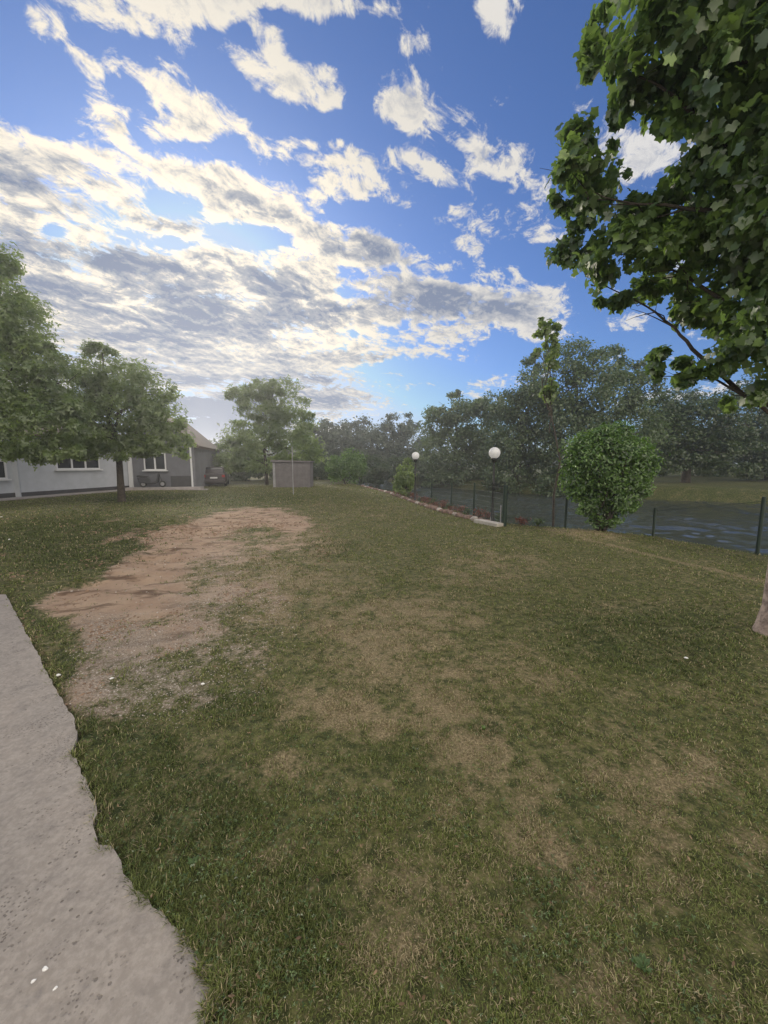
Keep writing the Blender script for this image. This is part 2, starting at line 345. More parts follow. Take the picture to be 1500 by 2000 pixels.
def wear(x, y):
    px, py = proj(x, y, np.zeros_like(x)); ok = (y > 0.2)
    wob = 90 * (fbm(x, y, 0.9, 4, 21) - 0.5); wob2 = 40 * (fbm(x, y, 1.3, 4, 31) - 0.5)
    k = np.clip(np.hypot(x, y) / 8, 0.15, 1.0); wob = wob * (1.3 - k * 0.6); wob2 = wob2 * (1.2 - 0.9 * k)
    qx, qy = px + wob, py + wob2
    bare = np.where(ok, pblobs(BARE, qx, qy), 0); stony = np.where(ok, pblobs(STONY, qx, qy), 0)
    dry = np.where(ok, pblobs(DRY, qx, qy), 0.3); lush = np.where(ok, pblobs(LUSH, qx, qy), 0.4)
    f1 = fbm(x, y, 3.2, 4, 41); f2 = fbm(x, y, 7.5, 3, 47)
    f3 = fbm(x, y, 17.0, 3, 59); dry = np.clip(dry * (0.25 + 1.1 * f1) + 1.3 * (f2 - 0.5) * (0.35 + dry) + 0.9 * (f3 - .5) * (.2 + dry) + 0.5 * (f1 - .5), 0, 1.2)
    lush = np.clip(lush * (0.55 + 0.9 * fbm(x, y, 2.6, 4, 53)) + 0.35 * (f2 - 0.5), 0, 1)
    bare = np.clip(bare + 0.9 * (f1 - 0.5) * np.where(bare > 0.02, 1, 0) + 0.5 * (f2 - .5) * np.where(bare > .02, 1, 0), 0, 1)
    dry = np.maximum(dry, 0.75 * np.clip((0.13 - linedist(x, y, LINE)) / 0.08, 0, 1))
    farb = (x * 0.55 + y * 0.83 > 24) & (x > 5)
    return np.where(farb, 0, bare), np.where(farb, 0, dry), np.where(farb, 1., lush), np.where(farb, 0, stony)

n = 620; K = math.asinh(260 / 1.4)
u = np.linspace(-1, 1, n); gx = 1.4 * np.sinh(K * u); gy = 3.0 + 1.4 * np.sinh(K * u)
X, Y = np.meshgrid(gx, gy); X = X.ravel(); Y = Y.ravel()
EDGE_PX = [(12,1162),(50,1235),(75,1280),(100,1330),(125,1375),(150,1418),(152,1432),(144,1450),(141,1470),(150,1495),(160,1515),(175,1545),(189,1578),(190,1592),(182,1607),(181,1622),(198,1650),(225,1665),(237,1685),(242,1713),(262,1740),
        (290,1756),(318,1785),(332,1806),(350,1820),(368,1834),(374,1852),(391,1873),(412,1890),(430,1910),(439,1926),(435,1946),(420,1965),(402,1985),(392,2010)]
EP = [gp(*p) for p in EDGE_PX]
SLAB = [(-40, EP[0][1] + .03)] + EP + [(-.5, .6), (-.3, .1), (0.1, -1.2), (0.4, -6), (-40, -6)]
SL = np.array(SLAB, float)
bare, dry, lush, stony = wear(X, Y)
Z = height(X, Y)
Z = np.where(poly_sd(X, Y, SL) > -0.02, np.minimum(Z, 0.0) - 0.03, Z)
i = np.arange(n - 1); I, J = np.meshgrid(i, i); q = (J * n + I).ravel()
faces = np.stack([q, q + 1, q + n + 1, q + n], 1)

gm = bpy.data.materials.new('lawn_soil'); gm.use_nodes = True; N = NT(gm.node_tree); N.n.clear()
pos = N.new('ShaderNodeNewGeometry').outputs['Position']
tn = N.new('ShaderNodeAttribute', attribute_name='tone'); tr, tg, tb = N.sep(tn.outputs['Vector']); ta = tn.outputs['Alpha']
n1_ = N.noise(pos, 2.2, 5, 0.6); n2_ = N.noise(pos, 14, 5, 0.65); n3_ = N.noise(pos, 85, 5, 0.75); n4_ = N.noise(pos, 38, 4, 0.7)
green = N.mix(N.rng(n2_, 0.35, 0.65), (0.060, 0.068, 0.026, 1), (0.155, 0.160, 0.055, 1))
lushc = N.mix(N.rng(n2_, 0.35, 0.65), (0.030, 0.042, 0.014, 1), (0.085, 0.11, 0.030, 1))
thatch = N.mix(N.rng(n3_, 0.35, 0.65), (0.105, 0.085, 0.046, 1), (0.33, 0.265, 0.155, 1))
soil = N.mix(N.rng(n1_, 0.3, 0.7), (0.38, 0.28, 0.195, 1), (0.29, 0.20, 0.138, 1))
soil = N.mix(N.rng(N.noise(N.mapping(pos, (0, 0, 0), (0, 0, R(20)), (2.2, 0.7, 1)), 2.4, 6, 0.7), 0.50, 0.64), soil, (0.125, 0.080, 0.052, 1))
grit = N.mix(N.rng(n3_, 0.40, 0.62), (0.16, 0.125, 0.09, 1), (0.40, 0.35, 0.29, 1))
soil = N.mix(N.m('MULTIPLY', ta, N.rng(n2_, 0.25, 0.6, 0.5, 1)), soil, grit)
g1 = N.mix(tb, green, lushc)
dn = N.m('ADD', N.m('MULTIPLY', tg, 0.9), N.m('MULTIPLY', N.m('SUBTRACT', n2_, 0.5), 1.6)); dn = N.m('ADD', dn, N.m('MULTIPLY', N.m('SUBTRACT', n1_, 0.5), 1.2))
dn = N.m('ADD', dn, N.m('MULTIPLY', N.m('SUBTRACT', n4_, 0.5), 2.2))
g2 = N.mix(N.rng(dn, -0.15, 0.8), N.mix(N.rng(n3_, .4, .6, 0, .6), g1, (0.02, 0.026, 0.010, 1)), thatch)
sn = N.m('ADD', tr, N.m('ADD', N.m('MULTIPLY', N.m('SUBTRACT', n2_, 0.5), 1.1), N.m('MULTIPLY', N.m('SUBTRACT', n4_, 0.5), .9)))
g3 = N.mix(N.rng(sn, 0.30, 0.78), g2, soil)
b = N.new('ShaderNodeBsdfPrincipled'); b.inputs['Roughness'].default_value = 0.95; b.inputs['Specular IOR Level'].default_value = 0.15
N.put(b.inputs['Base Color'], g3)
bp = N.new('ShaderNodeBump'); bp.inputs['Strength'].default_value = 0.9; bp.inputs['Distance'].default_value = 0.03
N.put(bp.inputs['Height'], N.m('ADD', N.m('MULTIPLY', n2_, 0.8), N.m('MULTIPLY', n3_, 0.35))); N.l.new(bp.outputs[0], b.inputs['Normal'])
o = N.new('ShaderNodeOutputMaterial'); N.l.new(b.outputs[0], o.inputs[0])
tag(mesh_np('ground', np.stack([X, Y, Z], 1), faces, gm, col=np.stack([bare, dry, lush, stony], 1), smooth=True), kind='structure')

# water
wm = bpy.data.materials.new('water'); wm.use_nodes = True; N = NT(wm.node_tree); b = N.n['Principled BSDF']
b.inputs['Base Color'].default_value = (0.045, 0.052, 0.044, 1); b.inputs['Roughness'].default_value = 0.10; b.inputs['IOR'].default_value = 1.33
pos = N.new('ShaderNodeNewGeometry').outputs['Position']
bp = N.new('ShaderNodeBump'); bp.inputs['Strength'].default_value = 0.4; bp.inputs['Distance'].default_value = 0.05
wv = N.m('ADD', N.noise(N.mapping(pos, (0, 0, 0), (0, 0, R(-30)), (2.0, 1, 1)), 2.6, 4, 0.62), N.m('MULTIPLY', N.noise(pos, 11, 2, 0.5), 0.25))
N.put(bp.inputs['Height'], N.m('MULTIPLY', wv, N.rng(N.noise(N.mapping(pos, (3, 0, 0), (0, 0, R(-25)), (6, 1.6, 1)), .55, 3, .55), .38, .56, .25, 1.6)))
N.l.new(bp.outputs[0], b.inputs['Normal'])
wx = np.concatenate([np.arange(4, 34, .13), np.linspace(34.2, 75, 40)]); wy = np.concatenate([np.linspace(-18, 4.8, 40), np.arange(5, 42, .15), np.linspace(42.3, 80, 50)])
wx = np.concatenate([np.linspace(-14, 3.8, 60), wx]); WX, WY = np.meshgrid(wx, wy); WX = WX.ravel(); WY = WY.ravel()
calm = np.clip((fbm(WX * .35 + WY * .12, WY * .35 - WX * .3, 1.0, 3, 101) - .33) / .2, .2, 1)
WZ = WATER + calm * (.17 * (fbm(WX * .8, WY * 1.2, 1.1, 2, 103) - .5) + .13 * (fbm(WX, WY * 1.4, 2.6, 2, 107) - .5))
a_ = np.arange(len(wx) - 1); b_ = np.arange(len(wy) - 1); I_, J_ = np.meshgrid(a_, b_); q_ = (J_ * len(wx) + I_).ravel()
wo_ = mesh_np('water', np.stack([WX, WY, WZ], 1), np.stack([q_, q_ + 1, q_ + len(wx) + 1, q_ + len(wx)], 1), wm, smooth=True); tag(wo_, kind='structure')

# concrete slab
cm = bpy.data.materials.new('weathered_concrete'); cm.use_nodes = True; N = NT(cm.node_tree); b = N.n['Principled BSDF']
pos = N.new('ShaderNodeNewGeometry').outputs['Position']
a1 = N.noise(pos, 1.3, 5, 0.6); a2 = N.noise(pos, 40, 5, 0.7); a3 = N.noise(pos, 9, 4, 0.6)
base = N.mix(N.rng(a1, 0.3, 0.7), (0.335, 0.298, 0.26, 1), (0.28, 0.255, 0.228, 1))
base = N.mix(N.rng(a3, 0.45, 0.75, 0, .5), base, (0.165, 0.15, 0.14, 1))
base = N.mix(N.rng(a2, 0.38, 0.66), N.mix(0.22, base, (0.09, 0.08, 0.07, 1)), N.mix(0.2, base, (0.40, 0.37, 0.33, 1)))
vo = N.new('ShaderNodeTexVoronoi', feature='F1'); vo.inputs['Scale'].default_value = 75; N.put(vo.inputs['Vector'], pos)
pit = N.m('MULTIPLY', N.rng(vo.outputs['Distance'], 0.34, 0.18), N.rng(N.noise(pos, 3.1, 4, 0.7), 0.48, 0.62))
vo2 = N.new('ShaderNodeTexVoronoi', feature='F1'); vo2.inputs['Scale'].default_value = 30; N.put(vo2.inputs['Vector'], pos)
pit = N.m('MAXIMUM', pit, N.m('MULTIPLY', N.rng(vo2.outputs['Distance'], 0.20, 0.10), N.rng(N.noise(pos, 5, 3, 0.6), .45, .6)))
base = N.mix(N.m('MULTIPLY', pit, 0.55), base, (0.07, 0.06, 0.05, 1))
N.put(b.inputs['Base Color'], base); b.inputs['Roughness'].default_value = 0.92; b.inputs['Specular IOR Level'].default_value = 0.2
bp = N.new('ShaderNodeBump'); bp.inputs['Strength'].default_value = 0.7; bp.inputs['Distance'].default_value = 0.006
N.put(bp.inputs['Height'], N.m('SUBTRACT', N.m('ADD', a2, N.m('MULTIPLY', a3, 0.8)), N.m('MULTIPLY', pit, 1.5))); N.l.new(bp.outputs[0], b.inputs['Normal'])
pts = []
for k in range(len(SLAB)):
    (ax, ay), (bx, by) = SLAB[k], SLAB[(k + 1) % len(SLAB)]; L = math.hypot(bx - ax, by - ay); m_ = max(1, min(40, int(L / 0.04))) if (max(ax, bx) < 0.2 and min(ax, bx) > -5 and min(ay, by) > 0.4) else 1
    for j in range(m_):
        t = j / m_; x = ax + (bx - ax) * t; y = ay + (by - ay) * t; w_ = 0.005 if y > 2.3 else 0.009
        if m_ > 1: x += random.uniform(-w_, w_); y += random.uniform(-w_, w_)
        pts.append((x, y))
sb_ = MB(); nn = len(pts); sb_.add([(x, y, 0.008) for x, y in pts] + [(x, y, -0.08) for x, y in pts], [tuple(reversed(range(nn)))] + [(k, k + nn, (k + 1) % nn + nn, (k + 1) % nn) for k in range(nn)])
tag(sb_.build('path', cm), kind='structure')
SLN = np.array(pts)

# ------------------------------------------------------------------ grass blades
grass_m = leaf_mat('grass_blade', (0, 0, 0), (1, 1, 1), 0.3, 0.02)
N = NT(grass_m.node_tree)
for nd in grass_m.node_tree.nodes:
    if nd.type == 'ATTRIBUTE': atn = nd
for nd in grass_m.node_tree.nodes:
    if nd.type in ('BSDF_DIFFUSE', 'BSDF_TRANSLUCENT'):
        for l in list(nd.inputs[0].links): grass_m.node_tree.links.remove(l)
        grass_m.node_tree.links.new(atn.outputs['Color'], nd.inputs[0])
NB = 900000
r = np.exp(rng.uniform(math.log(0.62), math.log(34), NB)); th = rng.uniform(R(-56), R(52), NB)
bx = r * np.sin(th); by = r * np.cos(th)
sd = poly_sd(bx, by, SLN); rv = poly_sd(bx, by, RIVER)
ba, dr, lu, stn = wear(bx, by)
patch = fbm(bx, by, 2.4, 4, 3); tuft = fbm(bx, by, 11, 3, 8)
p = 0.46 + 0.40 * lu + 0.06 * dr + 0.8 * (patch - 0.5) + 2.4 * (tuft - 0.5)
p = np.maximum(p, .24)
p = np.where(ba > 0.25, p - 1.25 * (ba - 0.15) + 0.16 * stn, p)
keep = (rng.random(NB) < np.clip(p, 0.015, 1)) & (sd < 0.008 + 0.085 * (tuft - 0.5)) & (rv < 0.9) & (r > 0.62)
Le = 1 + .7 * np.exp(-np.abs(sd) / .06)
keep &= ~((bx < -16.6) & (by > 17))
bx, by, r, lu, dr, ba, patch, tuft, Le = [a[keep] for a in (bx, by, r, lu, dr, ba, patch, tuft, Le)]; m_ = len(bx)
bz = height(bx, by) - 0.004
sc_ = np.clip(r / 2.6, 0.75, 9)
Lb = rng.uniform(0.009, 0.024, m_) * (0.6 + 0.4 * lu + 1.0 * tuft) * sc_ ** 0.35 * Le; wd = rng.uniform(0.0011, 0.0023, m_) * sc_
az = rng.uniform(0, 2 * math.pi, m_); lean = rng.uniform(0.3, 1.5, m_)
hx, hy = np.cos(az), np.sin(az); sx, sy = -hy * wd, hx * wd
def PT(f, w, hgt): return np.stack([bx + hx * Lb * f * np.sin(lean) + sx * w, by + hy * Lb * f * np.sin(lean) + sy * w, bz + Lb * hgt * np.cos(lean * 0.8)], 1)
Vg = np.stack([PT(0, -1, 0), PT(0, 1, 0), PT(0.45, 0.8, 0.62), PT(0.45, -0.8, 0.62), PT(1.05, 0, 0.95)], 1).reshape(-1, 3)
k = np.arange(m_) * 5; Fq = np.stack([k, k + 1, k + 2, k + 3], 1); Ft = np.stack([k + 3, k + 2, k + 4], 1)
mixd = np.clip(0.26 + 0.75 * dr - 0.22 * lu + 0.6 * (0.5 - patch) + rng.normal(0, 0.2, m_), 0, 1)[:, None]
vv = rng.random((m_, 1)); gcol = np.array([0.060, 0.085, 0.022]) * (1 - vv) + np.array([0.25, 0.305, 0.09]) * vv
gcol = gcol * (1 - 0.30 * np.clip(lu, 0, 1)[:, None]) + np.array([0.024, 0.020, 0.003]) * (1 - lu[:, None])
dcol = np.array([0.14, 0.112, 0.052]) * (1 - vv) + np.array([0.60, 0.51, 0.31]) * vv
isd = (rng.random((m_, 1)) < mixd * 0.85).astype(float); colb = gcol * (1 - isd) + dcol * isd
colb = np.repeat(colb, 5, 0) * np.tile(np.array([.45, .45, .85, .85, 1.25]), m_)[:, None]  # blade roots darkened to stand for shade, tips lightened
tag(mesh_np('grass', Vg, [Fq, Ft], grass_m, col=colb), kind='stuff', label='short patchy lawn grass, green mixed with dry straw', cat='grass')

# ------------------------------------------------------------------ gravel, clods, clover
def bits(name, xy, size, m, flat=.6, colr=None):
    n_ = len(xy); S = np.array([(1,0,0),(0,1,0),(-1,0,0),(0,-1,0),(.5,.5,.8),(-.5,.5,.7),(-.5,-.5,.8),(.5,-.5,.7)], float); Fs = np.array([(0,1,4),(1,5,4),(1,2,5),(2,6,5),(2,3,6),(3,7,6),(3,0,7),(0,4,7),(4,5,6),(4,6,7)])
    Sj = S[None] * rng.uniform(.55, 1.3, (n_, 8, 3)); a = rng.uniform(0, 6.28, n_); ca, sa = np.cos(a)[:, None], np.sin(a)[:, None]; z = height(xy[:, 0], xy[:, 1])
    V = np.stack([xy[:, 0:1] + (Sj[:, :, 0] * ca - Sj[:, :, 1] * sa) * size[:, None], xy[:, 1:2] + (Sj[:, :, 0] * sa + Sj[:, :, 1] * ca) * size[:, None], z[:, None] - .2 * size[:, None] + Sj[:, :, 2] * size[:, None] * flat], 2).reshape(-1, 3)
    return mesh_np(name, V, (Fs[None] + (np.arange(n_) * 8)[:, None, None]).reshape(-1, 3), m, col=np.repeat(colr, 8, 0))
bit_m = bpy.data.materials.new('loose_bits'); bit_m.use_nodes = True; N = NT(bit_m.node_tree); N.n['Principled BSDF'].inputs['Roughness'].default_value = .95
N.l.new(N.new('ShaderNodeAttribute', attribute_name='tone').outputs['Color'], N.n['Principled BSDF'].inputs['Base Color'])
nb_ = 90000; r_ = np.exp(rng.uniform(math.log(1.8), math.log(11), nb_)); th_ = rng.uniform(R(-50), R(10), nb_); xy = np.stack([r_ * np.sin(th_), r_ * np.cos(th_)], 1)
ba_, dr_, lu_, st_ = wear(xy[:, 0], xy[:, 1]); sd_ = poly_sd(xy[:, 0], xy[:, 1], SLN)
kp = (rng.random(nb_) < np.clip(.42 * st_ + .03 * ba_, 0, 1)) & (sd_ < -.03); xy = xy[kp]; r_ = r_[kp]; v_ = rng.random((len(xy), 1)) ** 1.6
tag(bits('gravel', xy, rng.uniform(.003, .0075, len(xy)) * np.clip(r_ / 3, .8, 2.5), bit_m, .6, np.array([.14, .11, .085]) * (1 - v_) + np.array([.52, .47, .41]) * v_), kind='stuff')
nb_ = 60000; px_ = rng.uniform(40, 640, nb_); py_ = rng.uniform(985, 1300, nb_)
r_ = np.exp(rng.uniform(math.log(3.2), math.log(18), nb_)); th_ = rng.uniform(R(-50), R(-8), nb_); xy = np.stack([r_ * np.sin(th_), r_ * np.cos(th_)], 1)
ba_, dr_, lu_, st_ = wear(xy[:, 0], xy[:, 1]); cl = fbm(xy[:, 0], xy[:, 1], 1.1, 4, 77); kp = (rng.random(nb_) < np.clip((ba_ - .3) * 4 * (cl - .50), 0, 1)); xy = xy[kp]; r_ = r_[kp]; v_ = rng.random((len(xy), 1))
tag(bits('soil_clods', xy, rng.uniform(.006, .022, len(xy)) * np.clip(r_ / 6, .7, 1.8), bit_m, .7, np.array([.14, .088, .055]) * (1 - v_) + np.array([.30, .20, .13]) * v_), kind='stuff')

# ------------------------------------------------------------------ foliage
def gzq(x, y): return float(height(np.array([float(x)]), np.array([float(y)]))[0])
MAPLE = [(-90, .12), (-60, .42), (-30, .58), (-8, .46), (20, .68), (50, .52), (72, .60), (90, .78)]
def leaf_shape(kind):
    if kind == 'maple':
        pr = MAPLE + [(180 - a, r_) for a, r_ in reversed(MAPLE[1:-1])]
        P = [(0, 0, 0.0)] + [(r_ * math.cos(R(a)), r_ * math.sin(R(a)), -0.22 * r_ * r_ + (0.06 if i % 2 else 0)) for i, (a, r_) in enumerate(pr)]
        n_ = len(pr); return np.array(P), np.array([(0, 1 + k, 1 + (k + 1) % n_) for k in range(n_)])
    if kind == 'oval':
        P = [(0, -.5, 0), (.20, -.12, -.04), (.18, .22, -.05), (0, .55, -.1), (-.18, .22, -.05), (-.20, -.12, -.04), (0, 0.05, .05)]
        return np.array(P), np.array([(6, k, (k + 1) % 6) for k in range(6)])
    if kind == 'spray':      # a small twig end: three leaves
        P = []; Fs = []
        for q_, a in enumerate((0, 2.2, -2.0)):
            ca, sa = math.cos(a), math.sin(a); b0 = len(P)
            for x, y, z in ((0, 0, 0), (.22, .32, -.05), (0, .78, -.12), (-.22, .32, -.05)): P.append((x * ca - y * sa, x * sa + y * ca, z + q_ * .05))
            Fs += [(b0, b0 + 1, b0 + 3), (b0 + 1, b0 + 2, b0 + 3)]
        return np.array(P), np.array(Fs)
    P = [(0, -.5, 0), (.3, 0, .06), (0, .5, -.08), (-.3, 0, .06)]
    return np.array(P), np.array([(0, 1, 3), (1, 2, 3)])
def foliage(name, cen, size, m, parent=None, kind='quad', up=0.5, out=None, tone=None, droop=0.0):
    n_ = len(cen); S, Fs = leaf_shape(kind); k = len(S)
    nr = rng.normal(0, 1, (n_, 3)); nr[:, 2] = np.abs(nr[:, 2]) * 0.6 + up
    if out is not None: nr += out * 0.9
    nr /= np.linalg.norm(nr, axis=1)[:, None]
    t = rng.normal(0, 1, (n_, 3)); t[:, 2] -= droop; t -= nr * (t * nr).sum(1)[:, None]; t /= np.linalg.norm(t, axis=1)[:, None] + 1e-9
    bb = np.cross(nr, t); sz = (size * rng.uniform(0.6, 1.3, n_))[:, None, None]
    V = cen[:, None, :] + sz * (S[None, :, 0:1] * bb[:, None, :] + S[None, :, 1:2] * t[:, None, :] + S[None, :, 2:3] * nr[:, None, :])
    Fa = (Fs[None] + (np.arange(n_) * k)[:, None, None]).reshape(-1, 3)
    tn_ = tone if tone is not None else rng.random(n_)
    col = np.repeat(np.stack([tn_, rng.random(n_), rng.random(n_)], 1), k, 0)
    return mesh_np(name, V.reshape(-1, 3), Fa, m, parent, col)
def crown_pts(lobes, per, sub=16, fr=0.26, shell=0.55, seed_tone=0.5, flat=0.85):
    """lobes: (centre, rx, ry, rz) ellipsoids -> leaf points gathered in uneven sub-clumps"""
    P = []; T = []; O = []
    vol = np.array([l[1] * l[3] for l in lobes]); vol = vol / vol.sum()
    for (c, rx, ry, rz), w in zip(lobes, vol):
        k = max(3, int(sub * len(lobes) * w)); m_ = int(per * w / k) + 1
        for _ in range(k):
            d = rng.normal(0, 1, 3); d /= np.linalg.norm(d); rr = rng.uniform(shell, 1.0) ** 0.6
            cc = np.array(c) + d * np.array([rx, ry, rz]) * rr
            s_ = fr * rng.uniform(0.6, 1.35) * np.array([rx, ry, rz * flat]) ; s_ = np.minimum(s_, s_.mean() * 1.4)
            q_ = rng.normal(0, 0.62, (int(m_ * rng.uniform(.6, 1.4)) + 2, 3)); q_ *= np.minimum(1, 1.5 / (np.linalg.norm(q_, axis=1) + 1e-6))[:, None]
            P.append(cc + q_ * s_); t0 = rng.uniform(0.15, 0.75); T.append(np.clip(t0 + rng.normal(0, .16, len(q_)) , 0, 1))
            o_ = q_ * 0.5 + d * 0.5; O.append(o_)
    return np.concatenate(P), np.concatenate(T), np.concatenate(O)
def lobe(px, py, rx, ry, Y, dd=0.0, dk=1.0):
    c = at(px, py, Y + dd); k = (Y + dd) / F
    return (c, rx * k, (rx + ry) / 2 * k * dk, ry * k)
def bend(a, b, sag=0.0, n_=5, wob=0.06):
    a = Vector(a); b = Vector(b); L = (b - a).length
    return [a.lerp(b, t / n_) + Vector((random.uniform(-1, 1), random.uniform(-1, 1), random.uniform(-1, 1))) * L * wob * (0 < t < n_) + Vector((0, 0, -sag * L * math.sin(math.pi * t / n_))) for t in range(n_ + 1)]
bark = mat('grey_brown_bark', (0.075, 0.062, 0.05), 0.95, var=.25, scale=9, bump=.8, bscale=30)
pbark = mat('mottled_pale_bark', (0.33, 0.26, 0.22), 0.85, scale=11, bump=.8, col2=(0.10, 0.075, 0.065))
LM = dict(
    willow=leaf_mat('grey_green_leaf', (0.048, 0.086, 0.036), (0.135, 0.195, 0.080), .42),
    dark=leaf_mat('dark_green_leaf', (0.024, 0.050, 0.016), (0.075, 0.12, 0.034), .35),
    maple=leaf_mat('broad_green_leaf', (0.070, 0.118, 0.05), (0.22, 0.30, 0.09), .58, .06),
    near=leaf_mat('plane_leaf', (0.048, 0.105, 0.052), (0.19, 0.29, 0.075), .55, .08),
    bush=leaf_mat('glossy_hedge_leaf', (0.016, 0.045, 0.010), (0.165, 0.30, 0.058), .38, .07),
    far=leaf_mat('far_leaf', (0.040, 0.064, 0.040), (0.085, 0.12, 0.068), .3),
    red=leaf_mat('reddish_leaf', (0.09, 0.025, 0.018), (0.20, 0.075, 0.05), .3),
)
def tree(name, base, lobes, nleaf, leaf, m, label, group=None, r0=0.14, kind='quad', sub=16, fr=.26, shell=.5, fork=None, cat='tree', bk=None, up=.4, droop=0.0, nb=6):
    base = Vector((base[0], base[1], float(height(np.array([base[0]]), np.array([base[1]]))[0]) - 0.05)); e = empty(name, base); tag(e, label, cat, group)
    cs = [Vector(l[0]) for l in lobes]; mid = sum(cs, Vector()) / len(cs); low = min(l[0][2] - l[3] for l in lobes); top = max(l[0][2] + l[3] * .5 for l in lobes)
    fk = fork if fork is not None else max(0.6, low * 0.9); f0 = base.lerp(Vector((mid.x, mid.y, base.z)), .15); f0.z = fk
    ln = max(lobes, key=lambda l: l[0][2]); tp = Vector(ln[0])
    t = MB(); pts_ = [base, base.lerp(f0, .5) + Vector((random.uniform(-.04, .04), 0, 0)), f0] + bend(f0, tp, 0, 5, .04)[1:]
    loc = [p - base for p in pts_]
    t.tube(loc, [r0 * 1.25, r0, r0 * .9] + [r0 * .85 * (1 - .17 * k) for k in range(1, 6)], 9)
    t.build('trunk', bk or bark, e)
    big = sorted(lobes, key=lambda l: -l[1] * l[3])[:nb]
    for l in big:
        if (Vector(l[0]) - tp).length < 1e-3: continue
        c = Vector(l[0]); s0 = f0.lerp(tp, max(0.02, min(.7, (c.z - fk) / max(.5, tp.z - fk) * .6)))
        L = MB(); bp_ = bend(s0 - base, c - base, .0, 5, .05); L.tube(bp_, [r0 * .5, r0 * .42, r0 * .34, r0 * .26, r0 * .18, r0 * .08], 7)
        for _ in range(4):
            a = bp_[random.randint(2, 5)]; b_ = c - base + Vector((random.uniform(-1, 1) * l[1], random.uniform(-1, 1) * l[2], random.uniform(-.6, 1) * l[3])); L.tube(bend(a, b_, 0, 3, .08), [r0 * .14, r0 * .1, r0 * .07, r0 * .03], 5)
        L.build('branch', bk or bark, e)
    P_, T_, O_ = crown_pts([((Vector(l[0]) - base), l[1], l[2], l[3]) for l in lobes], nleaf, sub, fr, shell)
    foliage('crown', P_, leaf, m, e, kind, up, O_, T_, droop)
    return e

nc = 42000; r_ = np.exp(rng.uniform(math.log(.8), math.log(7), nc)); th_ = rng.uniform(R(-52), R(50), nc); x_, y_ = r_ * np.sin(th_), r_ * np.cos(th_)
ba_, dr_, lu_, st_ = wear(x_, y_); kp = (rng.random(nc) < np.clip(1.6 * (fbm(x_, y_, 3.1, 4, 91) - .42) + .45 * lu_ - .5 * dr_ - ba_, 0, .9)) & (poly_sd(x_, y_, SLN) < .01); x_, y_, r_ = x_[kp], y_[kp], r_[kp]
clv = leaf_mat('clover_leaf', (0.035, 0.070, 0.020), (0.12, 0.19, 0.055), .3, .05)
tag(foliage('clover', np.stack([x_, y_, height(x_, y_) + rng.uniform(.004, .022, len(x_))], 1), .0095, clv, None, 'spray', 1.3), 'small clover leaves spread through the nearer grass', 'clover', None, 'stuff')

dlm = leaf_mat('dry_leaf', (0.09, 0.055, 0.03), (0.30, 0.21, 0.12), .15, .03)
nd_ = 420; r_ = np.exp(rng.uniform(math.log(.9), math.log(9), nd_)); th_ = rng.uniform(R(-50), R(48), nd_); x_, y_ = r_ * np.sin(th_), r_ * np.cos(th_)
tag(foliage('dry_leaves', np.stack([x_, y_, height(x_, y_) + np.where(poly_sd(x_, y_, SLN) > 0, .014, .016)], 1)[poly_sd(x_, y_, SLN) < .0], .017, dlm, None, 'oval', 2.2), 'small fallen brown leaves scattered over the lawn', 'leaf litter', None, 'stuff')
for px_, py_, lb in [(378, 1690, 'light green broad leaved weed in the grass by the concrete slab'), (1256, 1892, 'light green weed low at the lower right of the lawn'), (945, 1428, 'dark green tuft of grass standing in the brown worn patch')]:
    x, y = gp(px_, py_); wv_ = [(0, 0, 0)]; wf_ = []; tall = px_ == 945
    for k in range(60 if tall else 13):
        a = k * 2.4; L_ = random.uniform(.016, .038) * (1.1 if tall else 1); w_ = L_ * (.05 if tall else .24); u_ = Vector((math.cos(a), math.sin(a), 0)) * (.45 if tall else 1); t_ = Vector((-math.sin(a), math.cos(a), 0)); h_ = L_ * (random.uniform(.5, .9) if tall else random.uniform(.2, .6)); b0 = len(wv_)
        wv_ += [tuple(u_ * L_ * .5 + t_ * w_ + Vector((0, 0, h_ * .8))), tuple(u_ * L_ + Vector((0, 0, h_))), tuple(u_ * L_ * .5 - t_ * w_ + Vector((0, 0, h_ * .8)))]; wf_.append((0, b0, b0 + 1, b0 + 2))
    e = mesh_np('weed', np.array(wv_), np.array(wf_), LM['bush'] if tall else clv, col=rng.uniform(.3, .9, (len(wv_), 3)))
    e.location = (x, y, gzq(x, y)); tag(e, lb, 'weed')

# --- the big plane tree at the right edge, its boughs reaching into view
bx0, by0 = 3.72, 3.52
e = empty('plane_tree', (bx0, by0, 0)); tag(e, 'tall tree with pale mottled trunk at the right edge, lobed leaves hanging over the lawn', 'tree')
t = MB(); t.tube([(-.03, 0, -.1), (-.015, 0, .06), (0, 0, .25), (.03, .02, .8), (.05, .05, 1.7), (.02, .1, 2.6), (-.05, .15, 3.8), (-.1, .2, 5.2), (-.05, .2, 6.8)], [.145, .11, .09, .085, .08, .075, .065, .05, .02], 14)
t.build('trunk', pbark, e)
O0 = Vector((bx0, by0, 0))
def bough(pts_, r_):
    L = MB(); q_ = []
    for a, b_ in zip(pts_[:-1], pts_[1:]): q_ += bend(Vector(a) - O0, Vector(b_) - O0, 0, 3, .03)[:-1]
    q_.append(Vector(pts_[-1]) - O0); n_ = len(q_); L.tube(q_, [r_ * (1 - .85 * k / (n_ - 1)) for k in range(n_)], 7)
    for _ in range(7):
        k = random.randint(n_ // 3, n_ - 1); a = q_[k]; L.tube(bend(a, a + Vector((random.uniform(-.5, .3), random.uniform(-.35, .35), random.uniform(-.15, .45))), 0, 3, .08), [r_ * .28, r_ * .2, r_ * .12, r_ * .05], 5)
    L.build('branch', bark, e)
T0 = lambda z: (bx0 + .04, by0 + .08, z)
